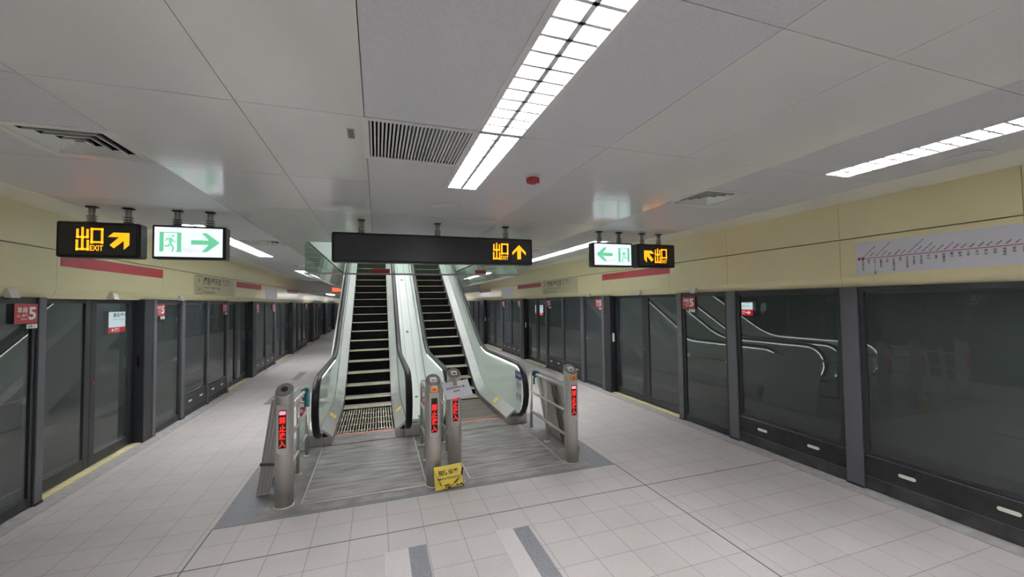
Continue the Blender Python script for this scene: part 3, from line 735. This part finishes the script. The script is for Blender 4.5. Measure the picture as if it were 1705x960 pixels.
green_sign('backlit green running figure sign at the right with arrow to the left', 2.90, 3.56, (3.04, 3.37), False)
t = thing('led_board', 'small orange lit board hanging far off left of the escalators', 'sign', (-1.42, 16.0, 2.40))
m = MB(); m.box(-0.17, 0.17, 0, 0.08, 0, 0.18, M_black, 0.006); m.build('housing', t)
m = MB(); m.box(-0.155, 0.155, -0.004, 0.002, 0.012, 0.168, E_or); plabel(m.build('lit_face', t), 'orange lit face')
m = MB(); m.tube([(0, 0.04, 0.18), (0, 0.04, ZC-2.40)], 0.012, M_ss, 8); m.build('hanger', t)

# ------------------------------------------------------------------ glass smoke barrier round the opening
t = thing('smoke_barrier', 'clear glass smoke barrier hanging round the escalator ceiling opening', 'glass barrier', (XC, oy0, ZC))
zb = 2.46
for a in ((ox0, ox1, oy0-0.006, oy0+0.006), (ox0-0.006, ox0+0.006, oy0+0.01, oy1), (ox1-0.006, ox1+0.006, oy0+0.01, oy1)):
    m = MB(); m.box(a[0], a[1], a[2], a[3], zb, ZC, M_baf); m.build('glass_pane', t, t.location)
m = MB(); m.box(ox0-0.012, ox1+0.012, oy0-0.016, oy0+0.016, zb-0.026, zb, M_ss); m.box(ox0-0.016, ox0+0.016, oy0+0.016, oy1, zb-0.026, zb, M_ss); m.box(ox1-0.016, ox1+0.016, oy0+0.016, oy1, zb-0.026, zb, M_ss)
m.build('bottom_rail', t, t.location)
for x, q in ((0.08, 0), (1.35, 0)):
    m = MB(); m.box(x-0.16 if x < 1 else x+0.32, x+0.12 if x < 1 else x+0.52, oy0-0.010, oy0-0.0065, zb+0.004, zb+0.075, M_red)
    plabel(m.build('warning_sticker', t, t.location), 'red warning sticker')

# ------------------------------------------------------------------ escalators
SL = 0.594; YT = 15.4; ZTOP = SL*(YT-8.15)
def nose(y):
    if y < 7.75: return 0.0
    if y < 8.55: return SL*(y-7.75)**2/1.6
    if y < YT: return SL*(y-8.15)
    if y < YT+0.8: return ZTOP + SL*((y-YT) - (y-YT)**2/1.6)
    return ZTOP + SL*0.4
def hrail(y):
    if y < 7.85: return 0.98
    if y < 8.65: return 0.98 + SL*(y-7.85)**2/1.6
    return nose(y) + 0.92 if y < YT else nose(y)+0.92
YEND = 17.4
def samples(y0, y1):
    ys = [y0]
    for a, b, n in ((7.75, 8.65, 8), (YT, YT+0.8, 6)):
        for k in range(n+1):
            y = a+(b-a)*k/n
            if y0 < y < y1: ys.append(y)
    return sorted(ys + [y1])
NOSE_PATH = [(6.20, 0.165), (6.08, 0.165), (5.93, 0.20), (5.80, 0.28), (5.70, 0.41), (5.655, 0.56), (5.67, 0.71), (5.73, 0.83), (5.83, 0.92), (5.96, 0.97), (6.12, 0.98)]
def make_escalator(xc, label):
    t = thing('escalator', label, 'escalator', (xc, 6.5, 0), group='pair of escalators')
    off = (0, 6.5, 0); hw = 0.4275
    # steps
    k = -8; y = 9.005 - 0.33*7
    ys = [9.005 + 0.33*i for i in range(-8, 24)]
    for i, y in enumerate(ys):
        y_a = max(y, 6.5); y_b = y+0.33
        if y_b <= 6.5: continue
        z = nose(y); zl = nose(y-0.33)
        m = MB()
        m.box(-hw+0.004, hw-0.004, y_a+0.006, y_b-0.002, z-0.03, z, M_tread)
        for q in range(20):       # cleats
            x = -hw+0.03 + q*(2*hw-0.06)/19
            m.box(x-0.008, x+0.008, y_a+0.02, y_b-0.004, z, z+0.004, M_tread)
        m.box(-hw+0.004, hw-0.004, y_a, y_a+0.02, z-0.007, z+0.004, M_nose)
        m.box(-hw+0.004, hw-0.004, y_a+0.001, y_a+0.03, min(zl, z-0.02)-0.03, z-0.007, M_riser)
        m.build('step', t, off)
    m = MB(); m.box(-hw, hw, 6.10, 6.50, 0.008, 0.016, M_plate)
    for q in range(24): m.box(-hw+0.02+q*0.034, -hw+0.034+q*0.034, 6.48, 6.53, 0.004, 0.018, M_ssd)
    m.build('comb_plate', t, off)
    m = MB(); m.box(-hw+0.01, hw-0.01, 6.505, 6.515, 0.012, 0.02, E_comb); plabel(m.build('comb_light', t, off), 'thin reddish light line at the comb')
    for e in (-1, 1):
        yy = samples(6.15, YEND)
        def sweep(sec, mt, name, y0=6.15, y1=YEND):
            """sec: closed section [(x offset from centre, dz above nosing)] swept along the incline"""
            tb = bmesh.new(); rings = []
            for y in samples(y0, y1): rings.append([tb.verts.new((e*x, y, max(0.012 if dz < 0 and y < 8 else -9, nose(y)+dz))) for x, dz in sec])
            n = len(sec)
            for a, b in zip(rings, rings[1:]):
                for j in range(n): tb.faces.new((a[j], a[(j+1) % n], b[(j+1) % n], b[j]))
            tb.faces.new(rings[0][::-1]); tb.faces.new(rings[-1]); bmesh.ops.recalc_face_normals(tb, faces=tb.faces[:])
            mm = MB(); mm.merge(tb, mt); tb.free(); return mm.build(name, t, off)
        sweep([(hw, -0.10), (hw, 0.10), (hw+0.012, 0.10), (hw+0.012, -0.10)], M_ssd, 'skirt_panel')
        sweep([(hw-0.006, 0.10), (hw-0.006, 0.118), (hw+0.14, 0.24), (hw+0.14, 0.20), (hw+0.01, 0.09)], M_deck, 'inner_deck')
        sweep([(hw+0.165, 0.20), (hw+0.165, 0.24), (hw+0.325, 0.24), (hw+0.325, 0.20)], M_clad, 'outer_deck')
        # outer cladding down to the floor or the sloping soffit
        mm = MB(); ys2 = samples(6.15, YEND)
        top = [(y, nose(y)+0.20) for y in ys2]
        bot = [(y, max(0.012, nose(y)-0.95)) for y in ys2[::-1]]
        # finer lower edge where the soffit leaves the floor
        bot = sorted({(y, max(0.012, nose(y)-0.95)) for y in ys2 + [9.75]}, reverse=True)
        mm.poly(top+bot, 'x', e*(hw+0.30), e*(hw+0.32), M_clad); mm.build('side_cladding', t, off)
        # newel base
        mm = MB(); mm.box(e*(hw+0.115), e*(hw+0.328), 6.10, 6.62, 0.008, 0.192, M_ss, 0.006); mm.box(e*hw, e*(hw+0.11), 6.14, 6.148, 0.008, 0.12, M_ss)
        mm.box(e*(hw+0.125), e*(hw+0.318), 6.09, 6.10, 0.02, 0.18, M_ss, 0.003); mm.build('newel_base', t, off)
        # glass
        xg = hw+0.152
        ptop = [(y, z-0.02) for y, z in NOSE_PATH[2:]]
        # inset the rounded nose a little so the handrail overlaps it
        ptop = [(y+0.02, min(z, 0.955)) for y, z in ptop] + [(y, hrail(y)-0.02) for y in samples(6.4, YEND)]
        pbot = [(y, nose(y)+0.215) for y in samples(6.15, YEND)][::-1]
        mm = MB(); mm.poly([(6.12, 0.20)]+ptop+pbot, 'x', e*(xg-0.006), e*(xg+0.006), M_bal); mm.build('balustrade_glass', t, off)
        # handrail
        path = [(e*xg, y, z) for y, z in NOSE_PATH] + [(e*xg, y, hrail(y)) for y in samples(6.4, YEND)]
        mm = MB(); mm.tube(path, 0.046, M_rub, 12, sx=1.0, sy=0.62); h = mm.build('handrail', t, off); plabel(h, 'black rubber handrail')
        # light line under the handrail
        mm = MB()
        for g in (-1, 1):
            pl = []
            for (y, z) in NOSE_PATH[3:]:
                c = Vector((6.15-y, 0.56-z)); c.normalize(); pl.append((e*xg+g*0.017, y+c.x*0.044, z+c.y*0.044))
            pl += [(e*xg+g*0.017, y, hrail(y)-0.046) for y in samples(6.4, YEND)]
            mm.tube(pl, 0.0065, E_strip, 6)
        plabel(mm.build('handrail_light', t, off), 'white light lines under the handrail')
        # red lamp and sticker by the comb
        mm = MB(); mm.tube([(e*(hw-0.004), 6.52, 0.105), (e*(hw+0.008), 6.52, 0.105)], 0.024, E_redled, 12); plabel(mm.build('signal_lamp', t, off), 'round red signal lamp')
        mm = MB(); sl = (0.24-0.118)/0.146
        tb = bmesh.new(); tb.faces.new([tb.verts.new((e*x, y, nose(y)+0.1195+(x-hw+0.006)*sl)) for x, y in ((hw+0.03, 6.95), (hw+0.115, 6.95), (hw+0.115, 7.12), (hw+0.03, 7.12))])
        r = bmesh.ops.extrude_face_region(tb, geom=tb.faces[:]); bmesh.ops.translate(tb, verts=[v for v in r['geom'] if isinstance(v, bmesh.types.BMVert)], vec=(0, 0, 0.001))
        mm.merge(tb, M_yel); tb.free(); plabel(mm.build('yellow_sticker', t, off), 'small yellow sticker')
    # soffit closing the truss below
    mm = MB(); yb = [9.75] + [y for y in samples(9.75, YEND)][1:]
    mm.poly([(y, nose(y)-0.94) for y in yb] + [(y, nose(y)-0.90) for y in yb[::-1]], 'x', -hw-0.30, hw+0.30, M_clad); mm.build('soffit', t, off)
    return t
XA, XB = -0.1725, 1.5225
make_escalator(XA, 'left escalator of the pair under the long black sign')
eb = make_escalator(XB, 'right escalator of the pair with a blue and white sticker on its glass')
# safety sticker on the outer right glass
m = MB(); x = 0.4275+0.152-0.0075
m.box(x-0.002, x, 5.83, 6.12, 0.36, 0.74, M_paper); m.box(x-0.0025, x, 5.83, 6.12, 0.74, 0.86, M_blue)
fr = F_side(x-0.003)
put_text(m, '安全搭乘', (-6.09, -5.86, 0.785, 0.83), fr, M_white, 0.01)
for r in range(2):
    for c in range(3):
        u, v = -6.05+c*0.085, 0.63-r*0.17
        flat(m, [(u+0.011*math.cos(a*PI/5), v+0.07+0.011*math.sin(a*PI/5)) for a in range(10)], fr, M_ink)
        flat(m, [(u-0.018, v+0.055), (u+0.018, v+0.055), (u+0.022, v), (u+0.012, v), (u+0.010, v-0.06), (u, v-0.06), (u, v-0.015), (u-0.004, v-0.06), (u-0.014, v-0.06), (u-0.012, v), (u-0.022, v)], fr, M_ink if (r+c) % 2 else M_red)
plabel(m.build('safety_sticker', eb, (0, 6.5, 0)), 'blue topped white safety sticker with small figures')
# white infill between the escalators
t = thing('cladding_strip', 'white sloping cladding strip between the two escalators', 'cladding', (0.675, 7.0, 0))
m = MB(); ys = samples(6.35, YEND); x0, x1 = XA+0.4275+0.33, XB-0.4275-0.33
m.poly([(y, nose(y)+0.235) for y in ys] + [(y, max(0.012, nose(y)-0.9)) for y in ys[::-1]], 'x', x0, x1, M_clad); m.build('panel', t, t.location)
for y in (7.6, 9.9, 12.2, 14.5):
    m = MB()
    m.poly([(y-0.03, nose(y-0.03)+0.236), (y+0.03, nose(y+0.03)+0.236), (y+0.03, nose(y+0.03)+0.252), (y-0.03, nose(y-0.03)+0.252)], 'x', 0.65, 0.70, M_ssd); plabel(m.build('anti_slide_stud', t, t.location), 'small dark stud')

# landing plates
for i, (x0, x1, l) in enumerate(((-0.70, 0.49, 'worn ribbed steel landing plate in front of the left escalator'), (0.97, 2.12, 'worn ribbed steel landing plate in front of the right escalator'))):
    t = thing('landing_plate', l, 'floor plate', ((x0+x1)/2, 5.3, 0.007), group='escalator landing plates')
    m = MB(); m.box(x0, x1, 4.42, 6.08, 0.007, 0.013, M_plate); m.build('plate', t, t.location)
    m = MB()
    for a in ((x0-0.012, x0, 4.41, 6.08), (x1, x1+0.012, 4.41, 6.08), (x0-0.012, x1+0.012, 4.408, 4.42)): m.box(a[0], a[1], a[2], a[3], 0.007, 0.015, M_ss)
    m.build('edge_trim', t, t.location)

# ------------------------------------------------------------------ bollards
def bollard(x, y, label, orange, lens, pinkbar):
    t = thing('display_bollard', label, 'bollard', (x, y, 0.007), group='stainless display bollards')
    r = 0.082; n = 40; zt = 1.115
    m = MB(); tb = bmesh.new(); rings = []
    def zz(a, z): return z
    for z, rr in ((0, r), (0.50, r), (1.0, r)):
        rings.append([tb.verts.new((rr*math.cos(2*PI*k/n), rr*math.sin(2*PI*k/n), z)) for k in range(n)])
    rings.append([tb.verts.new((r*math.cos(2*PI*k/n), r*math.sin(2*PI*k/n), zt-0.012+0.62*r*math.sin(2*PI*k/n))) for k in range(n)])
    rings.append([tb.verts.new((0.955*r*math.cos(2*PI*k/n), 0.955*r*math.sin(2*PI*k/n), zt-0.004+0.62*0.955*r*math.sin(2*PI*k/n))) for k in range(n)])
    for a, b in zip(rings, rings[1:]):
        for k in range(n):
            f = tb.faces.new((a[k], a[(k+1) % n], b[(k+1) % n], b[k])); f.smooth = True
    tb.faces.new(rings[0][::-1]); tb.faces.new(rings[-1])
    m.merge(tb, M_ss); tb.free(); m.build('body', t)
    TOP = Matrix.Translation((0, 0, zt)) @ Matrix.Rotation(math.atan(0.62), 4, 'X')
    m = MB(); tb = bmesh.new()
    bmesh.ops.create_cone(tb, cap_ends=True, segments=32, radius1=0.088, radius2=0.082, depth=0.008, matrix=TOP @ Matrix.Diagonal((0.9, 1.08, 1, 1)))
    m.merge(tb, M_ssd); tb.free(); m.build('cap', t)
    if lens:
        m = MB(); tb = bmesh.new(); bmesh.ops.create_cone(tb, cap_ends=True, segments=24, radius1=0.034, radius2=0.030, depth=0.012, matrix=TOP @ Matrix.Translation((0, 0, 0.006)))
        m.merge(tb, M_black); tb.free(); plabel(m.build('lens', t), 'round black lens')
    else:
        m = MB(); m.box(-0.035, 0.035, -0.045, 0.03, 0.004, 0.010, M_slot, 0.002, TOP); m.box(-0.02, 0.02, -0.03, -0.01, 0.010, 0.012, M_ink, 0, TOP); plabel(m.build('reader_plate', t), 'pale reader plate')
    m = MB(); m.poly([(-0.052, 0.545), (0.052, 0.545), (0.052, 0.985), (-0.052, 0.985)], 'y', -0.088, -0.05, M_ss)
    # rounded lip under the screen
    m.poly([(0.05*math.cos(PI+a*PI/10), 0.545+0.03*math.sin(PI+a*PI/10)) for a in range(11)], 'y', -0.087, -0.05, M_ss); m.build('bezel', t)
    m = MB(); m.box(-0.033, 0.033, -0.0905, -0.08, 0.575, 0.935, M_black); d = m.build('display', t); plabel(d, 'black display with red characters')
    fr = Matrix.Translation((0, -0.0920, 0)) @ FRONT
    m = MB(); zt_ = 0.885
    for j, ch in enumerate('禁止進入'): put_text(m, ch, (-0.028, 0.028, 0.585+(3-j)*0.074, 0.585+(3-j)*0.074+0.066), fr, E_redled, 0.022)
    plabel(m.build('led_text', d), 'glowing red characters')
    if pinkbar:
        m = MB(); rect(m, -0.027, 0.027, 0.892, 0.926, fr, E_pink); plabel(m.build('led_bar', d), 'bright pink bar')
    if orange:
        m = MB(); m.box(-0.040, 0.040, -0.0905, -0.07, 1.0, 1.052, M_orange, 0.002)
        flat(m, [(-0.025, 1.025), (0.0, 1.045), (0.025, 1.025), (0.012, 1.012), (-0.012, 1.012)], Matrix.Translation((0, -0.0915, 0)) @ FRONT, M_detred); plabel(m.build('orange_sticker', t), 'orange sticker with a red mark')
    m = MB(); m.lathe([(0.094, 0.0), (0.094, 0.006), (0.084, 0.010)], (0, 0, 0), M_ss, 36); m.build('base_ring', t)
BX = [(-0.865, 4.47), (0.57, 4.42), (0.855, 4.75), (2.235, 4.46)]
bollard(*BX[0], 'stainless display bollard at the far left with a round black lens on top', False, True, True)
bollard(*BX[1], 'stainless display bollard with orange sticker, between the plates, left of the paper', True, False, False)
bollard(*BX[2], 'stainless display bollard with a sheet of paper taped to its top', False, False, False)
bollard(*BX[3], 'stainless display bollard at the far right with an orange sticker', True, False, True)

# ------------------------------------------------------------------ guard rails
def guard_rail(x, ya, yb, label):
    t = thing('guard_rail', label, 'railing', (x, (ya+yb)/2, 0.007), group='tubular guard rails')
    L = Vector(t.location); z0 = 0.007; zt = 0.87; rr = 0.11
    top = [(x, ya, zt), (x, yb-rr, zt)] + [(x, yb-rr+rr*math.sin(a*PI/12), zt-rr+rr*math.cos(a*PI/12)) for a in range(1, 7)] + [(x, yb, z0)]
    m = MB(); m.tube(top, 0.021, M_ss, 12); m.build('bent_top_rail', t, L)
    for z in (0.58, 0.28):
        m = MB(); m.tube([(x, ya, z), (x, yb, z)], 0.017, M_ss, 10); m.build('mid_rail', t, L)
    ym = ya + (yb-ya)*0.52
    m = MB(); m.tube([(x, ym, z0), (x, ym, zt)], 0.019, M_ss, 10); m.build('post', t, L)
    for y in (ym, yb):
        m = MB(); m.lathe([(0.046, 0), (0.046, 0.006), (0.026, 0.02)], (x, y, z0), M_ss, 20); m.build('flange', t, L)
RL = [('guard rail behind the far left bollard with a teal wrap on its end'), ('guard rail behind the orange stickered bollard between the landing plates'), ('guard rail behind the bollard that carries the paper'), ('guard rail behind the far right bollard with boards leaning on it')]
for (x, y), l in zip(BX, RL): guard_rail(x, y+0.083, 5.80 if x < 0 or x > 2 else 5.68, l)
# teal wraps
m = MB(); x = BX[0][0]
m.tube([(x, 5.55, 0.872), (x, 5.69, 0.872)] + [(x, 5.69+0.11*math.sin(a*PI/12), 0.76+0.11*math.cos(a*PI/12)) for a in range(1, 7)] + [(x, 5.80, 0.64)], 0.034, M_teal, 12)
tag(m.build('foam_sleeve'), 'dark teal foam sleeve over the end of the left guard rail', 'pipe wrap')
m = MB(); x = BX[3][0]
tb = bmesh.new(); bmesh.ops.create_icosphere(tb, subdivisions=3, radius=0.05)
for v in tb.verts:
    n = v.co.normalized(); k = 1+0.28*math.sin(9*n.x+2)*math.sin(8*n.y+1)*math.cos(7*n.z); v.co *= k; v.co.y *= 1.5
for f in tb.faces: f.smooth = True
m.merge(tb, M_teal, Matrix.Translation((x+0.005, 5.62, 0.875))); tb.free()
m.tube([(x-0.02, 5.60, 0.84), (x-0.035, 5.585, 0.78), (x-0.03, 5.59, 0.73)], 0.012, M_teal, 8)
tag(m.build('tied_cloth'), 'dark teal cloth knotted on the end of the right guard rail', 'cloth')

# ------------------------------------------------------------------ boards and slats stacked against the rails
def leaning(name, label, cat, base, w, h, th, lean, rz, mt, group=None, extra=None):
    """thin board standing on its lower edge and leaning towards its local -x... (lean in radians)"""
    m = MB(); m.box(-th, 0, -w/2, w/2, 0, h, mt, min(0.003, th/4))
    if extra: extra(m)
    o = m.build(name); o.location = base; o.rotation_euler = (0, lean, rz)
    return tag(o, label, cat, group)
xl = BX[0][0]
for k in range(4):
    m = MB(); m.box(-0.014, 0.014, -0.010, 0.010, 0, 0.97, M_alu, 0.002); m.box(-0.003, 0.003, -0.0115, -0.010, 0.02, 0.95, M_ssd)
    o = m.build('aluminium_slat'); o.location = (-1.165+k*0.0315, 4.78+0.003*k, 0.007); o.rotation_euler = (-0.03, 0.135, 0)
    tag(o, f'grey slat leaning beside the left bollard, {["leftmost", "second from left", "third from left", "rightmost"][k]} of the bundle', 'slat', 'slats bundled at the left rail')
m = MB()
for (a, b, c, d) in ((-0.022, 0.125, -0.016, -0.0125), (-0.022, 0.125, 0.0225, 0.026), (-0.024, -0.018, -0.016, 0.026), (0.120, 0.126, -0.016, 0.026)): m.box(a, b, c, d, 0.30, 0.325, M_ink)
o = m.build('strap'); o.location = (-1.165, 4.78, 0.007); o.rotation_euler = (-0.03, 0.135, 0); tag(o, 'dark strap round the bundle of slats at the left', 'strap')
leaning('white_board', 'white board leaning on the outside of the left guard rail', 'board', (-1.12, 5.32, 0.007), 0.62, 0.93, 0.008, 0.20, 0, M_white)
xr = BX[3][0]
leaning('white_board', 'large white board leaning on the outside of the right guard rail', 'board', (xr+0.30, 5.30, 0.007), 0.98, 0.93, 0.008, -0.24, 0, M_white)
for k in range(3):
    m = MB(); m.box(-0.010, 0.010, -0.017, 0.017, 0, 0.85, M_alu, 0.002); m.box(-0.0115, -0.010, -0.003, 0.003, 0.02, 0.83, M_ssd)
    o = m.build('aluminium_slat'); o.location = (xr+0.20, 5.60+k*0.038, 0.007); o.rotation_euler = (0, -0.17, 0)
    tag(o, f'grey slat leaning inside the right guard rail, {["nearest", "middle", "farthest"][k]} of three', 'slat', 'slats at the right rail')
leaning('steel_sheet', 'shiny steel sheet leaning behind the right guard rail', 'sheet', (xr+0.21, 5.34, 0.007), 0.30, 0.80, 0.004, -0.19, 0, M_ss)
leaning('brown_plank', 'dark brown plank leaning behind the right guard rail near the bollard', 'plank', (xr+0.20, 5.06, 0.007), 0.12, 0.82, 0.018, -0.17, 0, M_brown)

# acrylic guards with prohibition stickers beside the newels
for x0, x1, l in ((-1.02, -0.865, 'clear acrylic partition with a no entry sticker left of the left escalator'), (0.60, 0.75, 'clear acrylic partition with a no entry sticker between the escalators')):
    t = thing('acrylic_partition', l, 'panel', ((x0+x1)/2, 6.02, 0.007), group='clear partitions')
    w = (x1-x0)/2
    m = MB(); m.box(-w, w, -0.005, 0.005, 0.0, 0.82, M_acr); m.build('acrylic_sheet', t)
    fr = Matrix.Translation((0, -0.0065, 0)) @ FRONT
    m = MB(); m.box(-w+0.008, w-0.008, -0.006, -0.005, 0.42, 0.80, M_paper)
    c = (0.0, 0.685); ro, ri = 0.058, 0.046; N = 28
    for k in range(N):
        a, b = 2*PI*k/N, 2*PI*(k+1)/N
        flat(m, [(c[0]+ro*math.cos(a), c[1]+ro*math.sin(a)), (c[0]+ro*math.cos(b), c[1]+ro*math.sin(b)), (c[0]+ri*math.cos(b), c[1]+ri*math.sin(b)), (c[0]+ri*math.cos(a), c[1]+ri*math.sin(a))], fr, M_red)
    flat(m, [(-0.038, 0.721), (-0.032, 0.727), (0.038, 0.649), (0.032, 0.643)], fr, M_red)
    flat(m, [(-0.012, 0.66), (0.012, 0.66), (0.016, 0.70), (0.0, 0.715), (-0.016, 0.70)], Matrix.Translation((0, -0.0063, 0)) @ FRONT, M_ink)
    plabel(m.build('prohibition_sticker', t), 'white sheet with a red prohibition ring')
    m = MB(); m.box(-w+0.012, w-0.012, -0.0075, -0.006, 0.46, 0.58, M_red); put_text(m, '禁止', (-0.045, 0.045, 0.50, 0.555), Matrix.Translation((0, -0.0085, 0)) @ FRONT, M_white, 0.01); plabel(m.build('red_label', t), 'red label with white characters')
    m = MB(); m.box(-w-0.004, w+0.004, -0.02, 0.02, 0.0, 0.02, M_ss); m.build('foot', t)

# paper taped to the third bollard
t = thing('paper_notice', 'white sheet of paper taped askew on a bollard', 'notice', (0.855, 4.645, 0.95))
PM = Matrix.Rotation(0.12, 4, 'Y').inverted() @ Matrix.Rotation(-0.10, 4, 'X')
m = MB(); tb = bmesh.new()
for i in range(7):
    for j in range(5): tb.verts.new((-0.155+0.31*i/6 + (0.02 if j < 0 else 0)+(4-j)*0.010, -0.018*math.sin(i/6*PI)-0.004*j/4, -0.098+0.19*j/4))
tb.verts.ensure_lookup_table()
for i in range(6):
    for j in range(4): tb.faces.new([tb.verts[q] for q in (i*5+j, (i+1)*5+j, (i+1)*5+j+1, i*5+j+1)])
r = bmesh.ops.extrude_face_region(tb, geom=tb.faces[:]); bmesh.ops.translate(tb, verts=[v for v in r['geom'] if isinstance(v, bmesh.types.BMVert)], vec=(0, 0.0012, 0))
bmesh.ops.recalc_face_normals(tb, faces=tb.faces[:])
m.merge(tb, M_paper, PM); tb.free(); m.build('sheet', t)
m = MB(); fr = PM @ Matrix.Translation((0, -0.0235, 0)) @ FRONT
put_text(m, '電扶梯檢修暫停使用', (-0.105, 0.10, 0.012, 0.036), fr, M_ink, 0.01); put_text(m, '請稍候', (-0.03, 0.045, -0.028, -0.006), fr, M_ink, 0.01); m.build('lettering', t)
m = MB(); m.box(-0.018, 0.022, -0.026, -0.022, 0.045, 0.13, M_tape, 0, PM); m.box(-0.018, 0.022, -0.026, 0.012, 0.128, 0.132, M_tape, 0, PM); plabel(m.build('tape', t), 'brown tape')

# yellow maintenance board leaning on the middle bollards
t = thing('maintenance_board', 'yellow maintenance board with black lettering and ragged tape leaning on bollards', 'sign', (0.71, 4.25, 0.0))
YM = Matrix.Rotation(-0.16, 4, 'X')
YR = Matrix.Rotation(-0.05, 4, 'Y')
Y2 = YM @ Matrix.Translation((0, 0, 0.008)) @ YR
m = MB(); m.box(-0.145, 0.145, 0.0, 0.012, 0.006, 0.235, M_yel, 0.002, Y2); m.build('board', t)
fr = Y2 @ Matrix.Translation((0, -0.0015, 0)) @ FRONT
m = MB(); put_text(m, '預防保養', (-0.105, 0.105, 0.14, 0.195), fr, M_blk, 0.015); put_text(m, 'MAINTENANCE', (-0.10, 0.115, 0.098, 0.122), fr, M_blk, 0.015); m.build('lettering', t)
for pts in ([(-0.12, 0.20), (-0.115, 0.13), (-0.09, 0.075), (-0.05, 0.045), (0.0, 0.05), (0.05, 0.055), (0.10, 0.09), (0.135, 0.12), (0.155, 0.19)],
            [(-0.13, 0.09), (-0.10, 0.10), (-0.085, 0.05), (-0.04, 0.03), (0.02, 0.022), (0.07, 0.035), (0.14, 0.03), (0.165, 0.05)],
            [(-0.07, 0.012), (-0.02, 0.03), (0.0, 0.008)], [(0.08, 0.02), (0.12, 0.05), (0.15, 0.012)]):
    m = MB(); P3 = []
    for k, (u, v) in enumerate(pts): P3.append(Y2 @ Vector((u, -0.012-0.008*(k % 2), v)))
    for k, (a, b) in enumerate(zip(P3, P3[1:])): m.tube([a, (a+b)/2, b], 0.010, M_blk if k % 2 else M_yel, 6, sx=1.0, sy=0.4)
    plabel(m.build('striped_tape', t), 'crumpled black and yellow tape')

# ------------------------------------------------------------------ camera
cam = bpy.data.cameras.new('camera'); co = bpy.data.objects.new('camera', cam); COL.objects.link(co)
cam.sensor_fit = 'HORIZONTAL'; cam.sensor_width = 36.0; cam.lens = 667.25*36/1705; cam.clip_start = 0.05; cam.clip_end = 200
yaw, pit, rol = (math.radians(v) for v in (18.5745, 1.9352, -0.7642))
Yv = Vector((math.sin(yaw)*math.cos(pit), math.cos(yaw)*math.cos(pit), math.sin(pit)))
Xv = Vector((math.cos(yaw), -math.sin(yaw), 0)); Uv = Xv.cross(Yv)
X2 = Xv*math.cos(rol)+Uv*math.sin(rol); U2 = -Xv*math.sin(rol)+Uv*math.cos(rol)
co.matrix_world = Matrix(((X2.x, U2.x, -Yv.x, 0), (X2.y, U2.y, -Yv.y, 0), (X2.z, U2.z, -Yv.z, 1.95), (0, 0, 0, 1)))
SC.camera = co
# ------------------------------------------------------------------ world and view
w = bpy.data.worlds.new('world'); SC.world = w; w.use_nodes = True
w.node_tree.nodes['Background'].inputs['Color'].default_value = (0.02, 0.02, 0.02, 1); w.node_tree.nodes['Background'].inputs['Strength'].default_value = 0.2
SC.cycles.max_bounces = 14; SC.cycles.diffuse_bounces = 8; SC.cycles.glossy_bounces = 5; SC.cycles.transparent_max_bounces = 24
SC.view_settings.view_transform = 'Standard'; SC.view_settings.look = 'None'; SC.view_settings.gamma = 1.0
SC.view_settings.exposure = 0.0; SC.view_settings.use_curve_mapping = False
